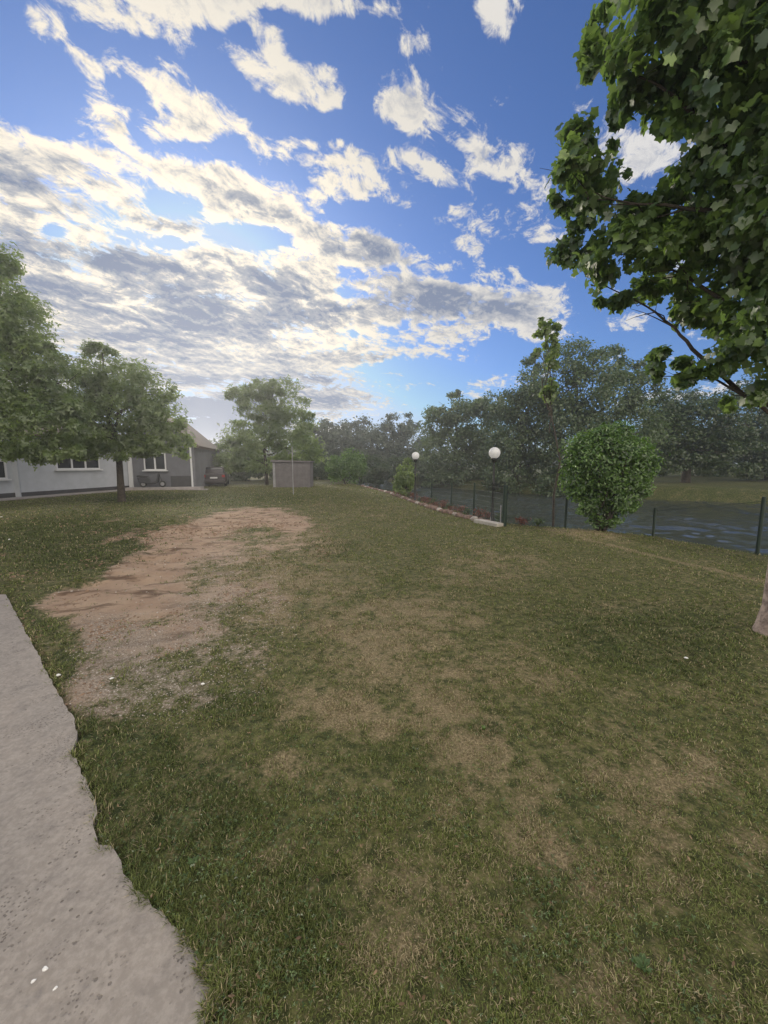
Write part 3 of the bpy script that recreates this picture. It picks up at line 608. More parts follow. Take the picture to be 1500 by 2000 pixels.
bough([T0(1.95), at(1478, 788, 3.7), at(1400, 742, 3.9), at(1330, 735, 4.1)], .022)
bough([T0(2.05), at(1450, 770, 3.8), at(1352, 682, 4.0), at(1318, 640, 4.1), at(1262, 598, 4.2), at(1160, 545, 4.4)], .026)
bough([T0(2.6), at(1440, 600, 3.7), at(1370, 560, 3.8), at(1330, 535, 3.9), at(1230, 470, 4.1)], .026)
bough([T0(3.0), at(1420, 420, 3.5), at(1300, 400, 3.7), at(1150, 390, 4.0)], .028)
bough([T0(3.4), at(1440, 300, 3.4), at(1320, 190, 3.4), at(1180, 120, 3.6)], .028)
bough([T0(3.9), at(1450, 120, 3.2), at(1330, 30, 3.2), at(1250, -60, 3.2)], .026)
PL = [(1200,20,44,60,3.7),(1160,105,34,38,3.9),(1330,70,110,90,3.4),(1185,120,44,44,3.8),(1250,140,60,60,3.7),(1430,110,90,110,3.2),(1320,190,80,50,3.5),(1400,230,80,70,3.4),(1215,200,30,34,3.8),
      (1135,262,42,44,4.0),(1195,262,24,30,4.0),(1125,345,48,52,4.1),(1180,375,60,66,4.0),(1095,385,26,26,4.2),(1265,400,60,50,3.8),(1345,385,50,60,3.7),(1375,300,40,60,3.5),(1440,330,70,90,3.3),
      (1110,480,42,50,4.3),(1175,500,60,55,4.2),(1250,490,70,60,4.0),(1340,480,80,70,3.8),(1430,480,70,90,3.5),(1190,585,30,26,4.3),(1240,580,46,36,4.2),(1310,570,46,44,4.1),
      (1385,590,60,60,3.9),(1450,620,60,70,3.6),(1420,690,60,46,3.7),(1275,715,36,30,4.3),(1330,720,46,34,4.2),(1300,690,30,24,4.2),(1370,740,40,26,4.0),(1465,760,40,40,3.5),(1425,785,26,16,3.7),
      (1480,200,60,200,3.0),(1560,300,120,300,3.2),(1540,600,90,160,3.5),(1420,-80,200,100,3.1),(1600,60,160,160,3.8)]
lobes = [lobe(a, b_, c * .86, d * .86, Y_, random.uniform(-.25, .3), 1.1) for a, b_, c, d, Y_ in PL]
P_, T_, O_ = crown_pts([(Vector(l[0]) - O0, l[1], l[2], l[3]) for l in lobes], 19000, 11, .34, .15, flat=.9)
hx_, hy_ = proj(P_[:, 0] + bx0, P_[:, 1] + by0, P_[:, 2])
gap = np.hypot((hx_ - 1262) / 58, (hy_ - 300) / 40) < 1
foliage('crown', P_[~gap], 0.070, LM['near'], e, 'maple', .35, O_[~gap], T_[~gap], .7)

# --- round bush beside the fence
e = empty('round_bush', (5.38, 9.42, -0.05)); tag(e, 'large round leafy bush tapering to its foot beside the mesh fence', 'bush')
Bo = Vector((5.38, 9.42, -0.05))
st = MB()
for k in range(9):
    a = k * .7; st.tube(bend((.09 * math.cos(a), .09 * math.sin(a), -.03), (.55 * math.cos(a + .3), .55 * math.sin(a + .3), 1.5 + .08 * k), 0, 4, .04), [.03, .026, .022, .018, .01], 6)
st.build('stem', bark, e)
bl = [(1188,905,84,62),(1150,890,44,46),(1232,900,42,48),(1188,868,60,40),(1188,845,40,20),(1132,935,32,44),(1240,940,32,42),(1185,960,62,46),(1182,1000,44,28),(1120,910,18,30),(1255,900,16,30),(1150,985,30,28),(1215,985,32,30),(1182,1020,34,14),(1175,832,7,9),(1206,833,6,8),(1112,890,5,9)]
P_, T_, O_ = crown_pts([(Vector(l[0]) - Bo, l[1], l[2], l[3]) for l in [lobe(a, b_, c * .9, d * .9, 9.42, 0, 1.0) for a, b_, c, d in bl]], 30000, 26, .26, .55)
foliage('leaves', P_, 0.085, LM['bush'], e, 'oval', .35, O_, np.clip(T_ * .7 + rng.uniform(-.3, .55, len(T_)), 0, 1))

# --- trees
tree('sapling', (5.65, 12.6), [lobe(*q_, 12.6) for q_ in [(1060,640,18,18),(1088,642,11,14),(1076,668,12,20),(1050,684,10,9),(1084,706,16,20),(1078,760,16,24)]], 620, .125, LM['maple'],
     'slender young tree with a sparse leafy tip rising above the willows behind the fence', None, .04, 'maple', 8, .34, .1, fork=.6)
left_g = 'broad leaved trees by the house'
tree('maple_tree', (-15.2, 13.4), [lobe(*q_, 13.2) for q_ in [(-10,620,80,90),(8,560,26,50),(12,520,12,22),(-40,560,60,100),(50,660,50,60),(20,730,100,90),(85,760,60,60),(60,830,90,60),(120,815,44,50),(-60,760,120,130),(130,860,30,26),(30,880,60,24),(-60,860,60,40),(75,700,40,40),(100,880,50,22),(30,885,60,18),(150,850,24,40),(60,890,50,14)]],
     21000, .14, LM['maple'], 'tall leafy tree at the left edge hanging over the white wall of the house', left_g, .17, 'spray', 22, .26, .35)
tree('maple_tree', (-11.45, 16.7), [lobe(*q_, 16.7) for q_ in [(190,720,44,44),(160,760,40,50),(235,745,60,50),(290,770,46,44),(240,800,90,50),(170,820,50,50),(320,815,34,44),(300,850,56,30),(215,855,70,30),(150,860,36,24),(350,850,30,30),(335,880,40,16),(200,690,20,20),(250,880,70,22),(190,878,50,20),(310,880,50,16),(140,870,30,26)]],
     15500, .145, LM['maple'], 'leafy tree with a thin dark trunk on the lawn before the house porch', left_g, .13, 'spray', 22, .26, .35, fork=2.2)
tree('maple_tree', (-9.5, 31.2), [lobe(*q_, 31.2) for q_ in [(505,785,46,36),(465,775,28,28),(555,785,44,40),(505,764,16,22),(535,755,20,18),(480,820,36,18),(560,830,50,36),(598,820,18,20),(500,860,60,30),(450,880,34,20),(570,870,60,30),(500,900,70,22),(440,905,24,22),(590,900,40,20)]],
     19000, .19, LM['maple'], 'airy tree with uneven open crown standing beyond the grey shed', None, .14, 'spray', 20, .26, .35, fork=1.2)
far_g = 'dark trees along the far end of the river'
for k, (bx_, ls, lab) in enumerate([
        ((-9.5, 56), [(610,870,36,40),(635,850,30,30),(585,890,30,30)], 'low green tree right behind the open crowned tree at the far end of the lawn'),
        ((-3.5, 60), [(700,850,42,34),(670,870,40,40),(655,850,26,20),(720,880,40,46),(690,900,50,36)], 'dark distant tree behind the small round bush'),
        ((1.5, 62), [(760,840,40,28),(790,835,30,24),(745,870,50,50),(800,870,44,46),(775,905,56,36)], 'dark distant tree behind the farther globe lamp')]):
    tree('distant_tree', bx_, [lobe(*q_, bx_[1]) for q_ in ls], 11000, .42, LM['far'], lab, far_g, .28, 'quad', 22, .24, .4)
wg = 'grey green trees on the far bank'
tree('riverside_tree', (8.2, 45), [lobe(*q_, 43) for q_ in [(885,800,40,34),(855,830,34,40),(930,790,44,24),(920,830,54,50),(870,880,56,50),(960,860,50,60),(905,915,70,36),(900,765,14,10),(960,795,30,24),(880,935,60,18),(945,942,50,18)]], 26000, .30, LM['willow'], 'grey green tree on the far bank behind the nearer globe lamp', wg, .3, 'quad', 24, .24, .4, droop=.8)
tree('riverside_tree', (12.5, 37), [lobe(*q_, 36) for q_ in [(1010,800,46,46),(1040,740,36,40),(1000,850,50,60),(1050,830,50,70),(1010,920,60,44),(1070,900,60,60),(985,880,30,50),(1040,960,50,24),(1045,705,16,16),(990,955,50,22),(1060,972,40,16)]], 28000, .26, LM['willow'], 'tall drooping willow like tree on the far bank between lamp and round bush', wg, .3, 'quad', 24, .24, .4, droop=1.2)
tree('riverside_tree', (17.5, 34), [lobe(*q_, 32) for q_ in [(1120,710,54,40),(1180,715,60,36),(1100,770,60,70),(1170,780,80,70),(1230,760,50,50),(1130,860,70,80),(1215,850,60,70),(1100,950,50,40),(1090,820,30,60),(1235,720,26,24),(1200,930,60,40),(1100,968,50,20),(1160,962,50,22)]], 32000, .24, LM['willow'], 'largest grey green tree on the far bank, rising behind the round bush', wg, .35, 'quad', 24, .24, .4, droop=.8)
dg = 'dark trees on the grassy far bank'
for bx_, dd, ls, lab in [
        ((27.4, 35), 34, [(1330,830,60,50),(1290,860,50,50),(1380,820,60,50),(1340,880,80,36),(1290,800,36,30),(1420,870,50,34),(1290,908,50,22),(1420,912,50,20),(1340,900,50,20)], 'dark tree with a visible trunk on the grassy far bank right of the round bush'),
        ((38, 38), 37, [(1450,820,60,60),(1430,880,60,40),(1500,800,80,90),(1480,880,70,50),(1560,840,80,90),(1450,912,60,24),(1500,915,60,24)], 'dark dense tree on the far bank behind the hanging plane boughs'),
        ((24, 50), 48, [(1270,830,60,50),(1330,800,60,40),(1280,890,70,40),(1360,880,70,40),(1410,840,60,50),(1300,912,90,22),(1400,916,90,18)], 'dark tree farther back behind the bank trees')]:
    tree('bank_tree', bx_, [lobe(*q_, dd) for q_ in ls], 20000, .27, LM['dark'], lab, dg, .32, 'quad', 24, .25, .35, fork=2.0)
# bushes
def bush(name, base, ls, n_, sz, m, label, group=None, Yd=None, cat='bush', kind='quad'):
    z0 = float(height(np.array([base[0]]), np.array([base[1]]))[0]) - .03; b0 = Vector((base[0], base[1], z0)); e = empty(name, b0); tag(e, label, cat, group)
    lb = [lobe(*q_, Yd or base[1]) for q_ in ls]; s = MB()
    for k in range(6): c = Vector(random.choice(lb)[0]) - b0; s.tube(bend((random.uniform(-.08, .08), random.uniform(-.08, .08), 0), c, 0, 3, .04), [.03, .025, .02, .008], 5)
    s.build('stem', bark, e)
    P_, T_, O_ = crown_pts([(Vector(l[0]) - b0, l[1], l[2], l[3]) for l in lb], n_, 22, .26, .5); foliage('leaves', P_, sz, m, e, kind, .35, O_, T_)
    return e
bush('clipped_bush', (-3.3, 32.6), [(675,905,34,28),(655,912,20,24),(695,910,20,26),(675,925,32,20)], 9000, .16, LM['bush'], 'round clipped bush at the far end of the lawn')
bush('young_shrub', (1.0, 18.8), [(790,925,18,22),(786,945,16,20),(796,905,8,10),(798,940,12,16),(790,958,10,10)], 3800, .11, LM['maple'], 'upright light green shrub at the lawn edge below the farther globe lamp', cat='shrub')
hg = 'hedge bushes along the far end of the lawn'
for bx_, ls, lab in [((-13.2, 38), [(450,915,36,24),(425,900,24,20),(480,920,30,20)], 'dark hedge bush behind the parked car'),
                     ((-10, 40), [(520,915,40,22),(560,915,34,24),(500,905,24,20)], 'dark hedge bush behind the open crowned tree and shed'),
                     ((-6.5, 42), [(625,910,34,28),(610,925,30,18),(640,925,24,20)], 'green hedge bush between the shed and the clipped bush'),
                     ((-1.5, 44), [(725,915,36,30),(750,925,30,20)], 'dark bush right of the clipped bush'),
                     ((2.2, 46), [(780,915,40,26),(820,920,36,22),(845,930,30,20)], 'dark bush low under the distant trees behind the farther lamp'),
                     ((-16.5, 46), [(470,880,46,22),(430,880,30,14)], 'brownish hedge top far behind the parked car')]:
    bush('hedge_bush', bx_, ls, 7000, .22, LM['dark'], lab, hg)

# ------------------------------------------------------------------ the house
def gz(x, y): return float(height(np.array([float(x)]), np.array([float(y)]))[0])
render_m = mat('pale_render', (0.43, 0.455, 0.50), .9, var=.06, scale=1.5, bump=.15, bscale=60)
dark_m = mat('shaded_grey_render', (0.14, 0.145, 0.165), .9, var=.08, scale=2, bump=.15)  # pale wall with the porch shade put into its colour
plinth_m = mat('dark_plinth', (0.055, 0.055, 0.06), .8, var=.1)
white_m = mat('white_frame', (0.62, 0.63, 0.65), .45, var=.04)
roof_m = mat('brown_roof_tile', (0.085, 0.06, 0.048), .85, var=.2, scale=5, bump=.5, bscale=8)
glass_m = mat('window_glass', (0.020, 0.024, 0.03), .06, var=.05, spec=.6)
slab_m = mat('porch_slab', (0.34, 0.31, 0.30), .85, var=.1, scale=4)
metal_m = mat('black_metal', (0.018, 0.02, 0.02), .45, var=.1, spec=.5)
green_m = mat('dark_green_post', (0.016, 0.032, 0.022), .5, var=.1)
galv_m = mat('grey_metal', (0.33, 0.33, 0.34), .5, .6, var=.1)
shed_m = mat('weathered_grey_panel', (0.15, 0.14, 0.145), .8, var=.12, scale=3, bump=.2)
class Wall:
    """frame along a wall: s metres along, o metres out of the face, z up"""
    def __init__(w, A, B):
        w.A = Vector((*A, 0)); w.B = Vector((*B, 0)); w.d = (w.B - w.A).normalized(); w.n = Vector((w.d.y, -w.d.x, 0)); w.L = (w.B - w.A).length; w.rz = math.atan2(w.d.y, w.d.x)
    def p(w, s_, o_, z): return w.A + w.d * s_ + w.n * o_ + Vector((0, 0, z))
    def s_px(w, px):
        k = (px - 750) / F; best = min(range(0, 401), key=lambda i: abs(k - (w.p(w.L * i / 400, 0, 0).x / (w.p(w.L * i / 400, 0, 0).y * CP + .1)))); return w.L * best / 400
    def box(w, mb, s0, s1, o0, o1, z0, z1): mb.box(w.p((s0 + s1) / 2, (o0 + o1) / 2, (z0 + z1) / 2), (s1 - s0, o1 - o0, z1 - z0), w.rz); return mb
def window(w, s0, s1, z0, z1, parent, mull=(.5,), label=None):
    p_ = w.box(MB(), s0, s1, -.06, .015, z0, z1).build('window', glass_m, parent)
    f = MB(); t = .07
    w.box(f, s0 - t, s0, -.05, .06, z0 - t, z1 + t); w.box(f, s1, s1 + t, -.05, .06, z0 - t, z1 + t); w.box(f, s0, s1, -.05, .06, z1, z1 + t); w.box(f, s0, s1, -.05, .06, z0 - t, z0)
    for m_ in mull: q_ = s0 + (s1 - s0) * m_; w.box(f, q_ - .045, q_ + .045, -.04, .05, z0, z1)
    f.build('frame', white_m, p_)
    w.box(MB(), s0 - .16, s1 + .16, 0.003, .16, z0 - t - .07, z0 - t - .002).build('sill', white_m, p_)
    if label: p_['label'] = label
h = empty('house', (-17.5, 22, 0)); tag(h, 'pale single storey house with brown roof and shaded porch behind the left trees', 'house')
HO = Vector((-17.5, 22, 0))
class HW(Wall):
    def p(w, s_, o_, z): return Wall.p(w, s_, o_, z) - HO
    def s_px(w, px):
        k = (px - 750) / F
        def f(i): q_ = Wall.p(w, w.L * i / 400, 0, 0); return abs(k - q_.x / (q_.y * CP + .1))
        return w.L * min(range(401), key=f) / 400
WA = HW((-17.86, 18.81), (-16.75, 25.3)); W0 = HW((-19.1, 11.0), (-18.05, 18.75)); WG = HW((-16.75, 25.3), (-12.8, 26.2))
for w_, nm, m_, hh in ((WA, 'wall', render_m, 3.0), (W0, 'wall', render_m, 2.95)):
    w_.box(MB(), 0, w_.L, -.35, 0, .25, hh).build(nm, m_, h)
    w_.box(MB(), 0, w_.L, -.33, .02, -.25, .247).build('plinth', plinth_m, h)
MB().box(Vector((-17.98, 18.82, 1.35)) - HO, (.3, .12, 3.2), .17).build('corner_wall', render_m, h)
sa_, sb2 = WA.s_px(114), WA.s_px(194); window(WA, sa_, sb2, 1.42, 2.45, h, (.33, .66), 'wide white framed window half hidden by leaves')
window(W0, W0.L - 2.0, W0.L - .35, 1.0, 1.75, h, (.5,), 'low white framed window at the near end of the house')
# main roof, ridge parallel to the long wall
rf = MB()
a0, a1 = W0.p(-1.0, .55, 2.92), WA.p(WA.L + .1, .55, 2.98); r0_, r1_ = W0.p(-1.0, -4.6, 5.2), WA.p(WA.L + .1, -4.6, 5.2); b0_, b1_ = W0.p(-1.0, -9.8, 2.95), WA.p(WA.L + .1, -9.8, 2.95)
up_ = Vector((0, 0, .16)); vs = [a0, a1, r1_, r0_, b0_, b1_]; vs = vs + [v + up_ for v in vs]
rf.add(vs, [(1, 0, 3, 2), (2, 3, 4, 5), (6, 7, 8, 9), (9, 8, 11, 10), (0, 1, 7, 6), (4, 10, 11, 5), (0, 6, 9, 10, 4, 3), (1, 2, 5, 11, 8, 7)])
rf.build('roof', roof_m, h)
# porch wing with its gable facing the lawn
gw = WG.L; out = [(0, .12), (gw, .12), (gw, 2.95), (gw / 2, 4.72), (0, 2.95)]
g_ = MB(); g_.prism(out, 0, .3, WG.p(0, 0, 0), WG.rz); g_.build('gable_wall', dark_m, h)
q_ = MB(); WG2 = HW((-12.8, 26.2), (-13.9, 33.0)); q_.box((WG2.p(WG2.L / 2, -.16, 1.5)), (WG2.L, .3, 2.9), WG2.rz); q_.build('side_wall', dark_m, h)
rw = MB()
for sgn in (0, 1):
    e0 = (-.42, 2.68) if sgn == 0 else (gw + .42, 2.68); pk = (gw / 2, 4.86)
    nx_, nz_ = (-.12, .15) if sgn == 0 else (.12, .15)
    ol = [e0, pk, (pk[0], pk[1] + .19), (e0[0] + nx_ * .4, e0[1] + .17)]
    rw.prism(ol if sgn else ol[::-1], -.75, 6.9, WG.p(0, 0, 0), WG.rz)
rw.build('porch_roof', roof_m, h)
window(WG, WG.s_px(286), WG.s_px(324), 1.32, 2.32, h, (.5,), 'white framed window in the shaded porch wall')
WG.box(MB(), -.02, gw + .5, .05, 1.15, -.1, .14).build('porch_floor', slab_m, h)
pp = MB(); c_ = WG.p(gw - .08, .62, 0); pp.tube([c_ + Vector((0, 0, .14)), c_ + Vector((0, 0, 2.75))], .06, 8); pp.build('porch_post', white_m, h)
pp = MB(); WG.box(pp, .02, .26, .004, .1, .14, 2.5); pp.build('corner_trim', white_m, h)
WG.box(MB(), gw * .62, gw * .94, .004, .05, .14, .86).build('bench_panel', plinth_m, h)
# paved strip round the house
pv = MB(); q1 = [Wall.p(W0, 0, 0, 0), Wall.p(WA, 0, 0, 0), Wall.p(WA, WA.L, 0, 0), Wall.p(WG, gw + 1.0, 1.2, 0)]; q2 = [Wall.p(W0, 0, .95, 0), Wall.p(WA, 0, .95, 0), Wall.p(WA, WA.L - .4, .95, 0), Wall.p(WG, gw + 1.0, 1.9, 0)]
vs = [v + Vector((0, 0, .045)) for v in q1 + q2] + [v + Vector((0, 0, -.1)) for v in q1 + q2]
pv.add(vs, [(0, 4, 5, 1), (1, 5, 6, 2), (2, 6, 7, 3), (4, 12, 13, 5), (5, 13, 14, 6), (6, 14, 15, 7), (3, 7, 15, 11)]); tag(pv.build('pavement', slab_m), kind='structure')

# scooter parked on the porch
def wheel(name, c, r_, w_, parent, rz=0.0, hub=None):
    ax = Vector((math.cos(rz), math.sin(rz), 0)); n_ = 20; prof = [(.55, -.4), (.9, -.5), (1, -.3), (1, .3), (.9, .5), (.55, .4)]; vs = []
    for k in range(n_):
        t = 2 * math.pi * k / n_; rd = Vector((-math.sin(rz) * math.cos(t), math.cos(rz) * math.cos(t), math.sin(t)))
        for pr, pa in prof: vs.append(Vector(c) + rd * r_ * pr + ax * w_ * pa)
    m_ = len(prof); o_ = MB(); o_.add(vs, [(k * m_ + i_, ((k + 1) % n_) * m_ + i_, ((k + 1) % n_) * m_ + (i_ + 1) % m_, k * m_ + (i_ + 1) % m_) for k in range(n_) for i_ in range(m_)], True)
    o = o_.build(name, metal_m, parent); q_ = MB(); q_.tube([Vector(c) - ax * w_ * .35, Vector(c) + ax * w_ * .35], r_ * .56, 16); q_.build('rim', hub or galv_m, o); return o
sc0 = Vector(gp(278, 951) + (0.14,)); sc0 = Wall.p(WG, .9, .55, .14)
s_ = empty('scooter', sc0, WG.rz); tag(s_, 'dark motor scooter parked on the porch below the window', 'scooter')
paint_d = mat('dark_paint', (0.03, 0.03, 0.036), .35, var=.05, spec=.6)
for nm, px_ in (('front_wheel', 1.25), ('rear_wheel', .12)): wheel(nm, (px_, 0, .22), .22, .1, s_, R(90))
b_ = MB(); b_.prism([(-.12, .34), (.10, .30), (.42, .22), (.85, .22), (1.02, .30), (1.12, .90), (1.04, .94), (.90, .42), (.56, .36), (.44, .62), (-.2, .66)], -.13, .13); b_.build('body', paint_d, s_, .03)
b_ = MB(); b_.prism([(-.22, .67), (.42, .63), (.44, .72), (.1, .74), (-.2, .80)], -.11, .11); b_.build('seat', metal_m, s_, .02)
b_ = MB(); b_.tube([(1.24, 0, .24), (1.06, 0, .98)], .025); b_.tube([(1.0, -.3, 1.02), (1.06, 0, .98), (1.0, .3, 1.02)], .018); b_.build('handlebar', metal_m, s_)

# parked car seen from behind
cx_, cy_ = gp(412, 951); cy_ = 28.4; cx_ = -12.75
cx_ = -12.55; car = empty('parked_car', (cx_, cy_, gz(cx_, cy_)), R(19)); tag(car, 'dark red hatchback parked beyond the porch corner of the house', 'car')
car_m = mat('dark_red_paint', (0.018, 0.010, 0.014), .28, var=.04, spec=.6)
def loft(secs, name, m_, parent, bevel=0.0):
    """secs: list of (y, [(x,z)...]) closed rings of equal length"""
    mb = MB(); n_ = len(secs[0][1]); vs = [(x, y, z) for y, ring in secs for x, z in ring]
    fs = [(i_ * n_ + k, i_ * n_ + (k + 1) % n_, (i_ + 1) * n_ + (k + 1) % n_, (i_ + 1) * n_ + k) for i_ in range(len(secs) - 1) for k in range(n_)]
    fs += [tuple(reversed(range(n_))), tuple(range((len(secs) - 1) * n_, len(secs) * n_))]; mb.add(vs, fs); return mb.build(name, m_, parent, bevel)
def ring(w0, w1, w2, z0, z1, z2): return [(-w0, z0), (w0, z0), (w1, z0 + .22), (w1, z1), (w2, z2), (-w2, z2), (-w1, z1), (-w1, z0 + .22)]
loft([(0, ring(.70, .80, .74, .26, .75, .90)), (.12, ring(.76, .86, .78, .20, .80, .95)), (.9, ring(.78, .88, .79, .18, .82, .95)), (2.6, ring(.78, .88, .79, .18, .82, .93)), (3.5, ring(.76, .86, .74, .20, .74, .84)), (4.0, ring(.66, .76, .62, .28, .60, .68))], 'body', car_m, car, .03)
loft([(.22, [(-.70, .93), (.70, .93), (.66, 1.0), (-.66, 1.0)]), (.50, [(-.74, .93), (.74, .93), (.60, 1.42), (-.60, 1.42)]), (1.9, [(-.76, .93), (.76, .93), (.61, 1.47), (-.61, 1.47)]), (2.9, [(-.74, .93), (.74, .93), (.68, 1.0), (-.68, 1.0)])], 'cabin', car_m, car, .03)
cg = mat('car_glass', (0.03, 0.035, 0.04), .05, var=.02, spec=.9)
g_ = MB(); g_.add([(-.60, .262, 1.02), (.60, .262, 1.02), (.55, .462, 1.38), (-.55, .462, 1.38)], [(0, 1, 2, 3)]); g_.build('rear_window', cg, car)
for sx_ in (-1, 1):
    g_ = MB(); g_.add([(sx_ * .752, .62, 1.0), (sx_ * .752, 2.55, 1.0), (sx_ * .655, 1.9, 1.38), (sx_ * .65, .70, 1.36)], [(0, 1, 2, 3)]); g_.build('side_window', cg, car)
    MB().box((sx_ * .66, .02, .78), (.20, .10, .17)).build('tail_light', mat('tail_lamp_red', (0.30, 0.015, 0.015), .2, var=.02), car, .02)
    for wy in (.72, 3.25): wheel('wheel', (sx_ * .77, wy, .31), .31, .2, car)
MB().box((0, -.03, .40), (1.5, .16, .22)).build('bumper', car_m, car, .04)
MB().box((0, -.03, .66), (.50, .03, .11)).build('number_plate', white_m, car, .005)

# shed and pole
shx, shy = -6.62, 27.6
sh_ = empty('garden_shed', (shx, shy, gz(shx, shy)), R(3)); tag(sh_, 'low grey panelled garden shed at the far end of the lawn', 'shed')
b_ = MB(); b_.box((0, .9, .90), (2.62, 1.8, 1.8))
for k in range(14): b_.box((-1.24 + k * .19, -.012, .90), (.05, .03, 1.74))
b_.build('wall', shed_m, sh_)
b_ = MB(); b_.prism([(-1.42, 1.80), (1.42, 1.80), (1.42, 1.88), (-1.42, 1.96)], -.12, 1.95); b_.build('roof', shed_m, sh_, .01)
MB().box((-1.22, -.045, .88), (.16, .03, 1.72)).build('corner_trim', white_m if False else galv_m, sh_)
px_, py_ = gp(573, 966)
p_ = MB(); p_.tube([(0, 0, -.1), (0, 0, 2.5)], [.028, .022], 8); p_.lathe((0, 0, 2.5), [(.022, 0), (.035, .015), (.03, .05), (0.001, .06)], 10); o_ = p_.build('metal_pole', galv_m); o_.location = (px_, py_, gz(px_, py_)); tag(o_, 'slender grey metal pole standing on the lawn before the shed', 'pole')

# globe lamps
globe_m = bpy.data.materials.new('opal_globe'); globe_m.use_nodes = True; N = NT(globe_m.node_tree); N.n.clear()
d_ = N.new('ShaderNodeBsdfDiffuse'); d_.inputs[0].default_value = (.86, .86, .86, 1); t_ = N.new('ShaderNodeBsdfTranslucent'); t_.inputs[0].default_value = (.95, .95, .95, 1); gl = N.new('ShaderNodeBsdfGlossy'); gl.inputs['Roughness'].default_value = .15
m1 = N.new('ShaderNodeMixShader'); m1.inputs[0].default_value = .55; N.l.new(d_.outputs[0], m1.inputs[1]); N.l.new(t_.outputs[0], m1.inputs[2])
m2 = N.new('ShaderNodeMixShader'); m2.inputs[0].default_value = .05; N.l.new(m1.outputs[0], m2.inputs[1]); N.l.new(gl.outputs[0], m2.inputs[2])
o = N.new('ShaderNodeOutputMaterial'); N.l.new(m2.outputs[0], o.inputs[0])
def lamp(x, y, zt, label):
    z0 = gz(x, y); e = empty('globe_lamp', (x, y, z0)); tag(e, label, 'lamp', 'globe lamps along the lawn edge'); H_ = zt - z0
    p_ = MB(); p_.lathe((0, 0, 0), [(.10, -.05), (.10, .03), (.06, .05), (.05, .22), (.036, .26), (.030, H_ * .55), (.040, H_ * .55 + .02), (.030, H_ * .55 + .05), (.026, H_ - .26)], 14); p_.build('post', metal_m, e)
    p_ = MB(); p_.lathe((0, 0, H_ - .27), [(.026, 0), (.07, .03), (.075, .07), (.095, .10), (.095, .125), (.05, .13)], 16); p_.build('collar', metal_m, e)
    p_ = MB(); p_.lathe((0, 0, H_), [(.155 * math.sin(math.pi * k / 16) + .001, -.155 * math.cos(math.pi * k / 16)) for k in range(17)], 24); p_.build('globe', globe_m, e)
lamp(3.06, 10.75, 1.93, 'nearer black post lamp with a white globe, beside the fence post'); lamp(1.32, 16.2, 1.98, 'farther black post lamp with a white globe, beyond the light green shrub')

# mesh fence on the bank
fe = empty('mesh_fence', (3.15, 9.95, 0)); tag(fe, 'dark green wire mesh fence on thin posts along the top of the bank', 'fence'); FO = Vector((3.15, 9.95, 0))
FP = [(-1.0, 33.0), (-.4, 29.4), (.25, 26.2), (.95, 22.8), (1.6, 19.6), (2.1, 16.9), (2.5, 14.2), (2.85, 12.1), (3.15, 9.95), (4.75, 9.95), (6.42, 9.03), (6.80, 6.85), (7.35, 4.4), (7.7, 2.0), (8.0, -1.0)]
for k, (x, y) in enumerate(FP):
    z0 = gz(x, y); r_ = .058 if k == 8 else .030
    p_ = MB(); p_.tube([Vector((x, y, z0 - .2)) - FO, Vector((x, y, z0 + 1.06)) - FO], r_, 8); p_.build('post', green_m, fe)
wire_m = mat('green_wire', (0.03, 0.05, 0.04), .5, var=.05)
for (xa, ya), (xb, yb) in zip(FP[:-1], FP[1:]):
    A_, B_ = Vector((xa, ya, gz(xa, ya))) - FO, Vector((xb, yb, gz(xb, yb))) - FO; L_ = (B_ - A_).length; p_ = MB(); far_ = min(ya, yb) > 20
    if (xa, ya) in ((4.75, 9.95), (6.42, 9.03), (6.80, 6.85)): rows = (.98,)
    else: rows = [.1, .25, .4, .55, .7, .85, 1.0]
    for z in rows: p_.tube([A_ + Vector((0, 0, z)), B_ + Vector((0, 0, z))], .0035, 4, False)
    if len(rows) > 1:
        for j in range(1, int(L_ / .12)):
            c_ = A_.lerp(B_, j * .12 / L_); p_.tube([c_ + Vector((0, 0, .06)), c_ + Vector((0, 0, 1.02))], .0022, 3, False)
    p_.build('wire_panel', wire_m, fe)

# bed along the edge: stones and small plants, pale strip, thin stub
stone_m = mat('brown_stone', (0.22, 0.15, 0.12), .9, scale=14, bump=.5, col2=(0.10, 0.075, 0.065)); pstone_m = mat('pale_stone', (0.42, 0.38, 0.34), .9, scale=14, bump=.5, col2=(0.24, 0.21, 0.19))
def rock(name, loc, dims, m_, rz=0.0):
    mb = MB(); n_ = 9; rows = 5; vs = []; sd_ = random.random() * 50
    for i_ in range(rows + 1):
        ph = math.pi * i_ / rows
        for k in range(n_):
            t = 2 * math.pi * k / n_; j = 1 + .22 * math.sin(3 * t + sd_ + i_) + random.uniform(-.08, .08)
            vs.append((dims[0] / 2 * math.sin(ph) * math.cos(t) * j, dims[1] / 2 * math.sin(ph) * math.sin(t) * j, -dims[2] / 2 * math.cos(ph)))
    mb.add(vs, [(i_ * n_ + k, i_ * n_ + (k + 1) % n_, (i_ + 1) * n_ + (k + 1) % n_, (i_ + 1) * n_ + k) for i_ in range(rows) for k in range(n_)], True)
    o = mb.build(name, m_); o.location = loc; o.rotation_euler = (0, 0, rz); return o
BED = [(-1.6, 28.6), (-.3, 24.2), (.75, 19.6), (1.25, 16.6), (2.0, 13.1), (2.62, 11.2), (3.0, 10.35)]
def along(L, t):
    seg = [math.dist(a, b_) for a, b_ in zip(L[:-1], L[1:])]; d = t * sum(seg)
    for (a, b_), s_ in zip(zip(L[:-1], L[1:]), seg):
        if d <= s_: return a[0] + (b_[0] - a[0]) * d / s_, a[1] + (b_[1] - a[1]) * d / s_
        d -= s_
    return L[-1]
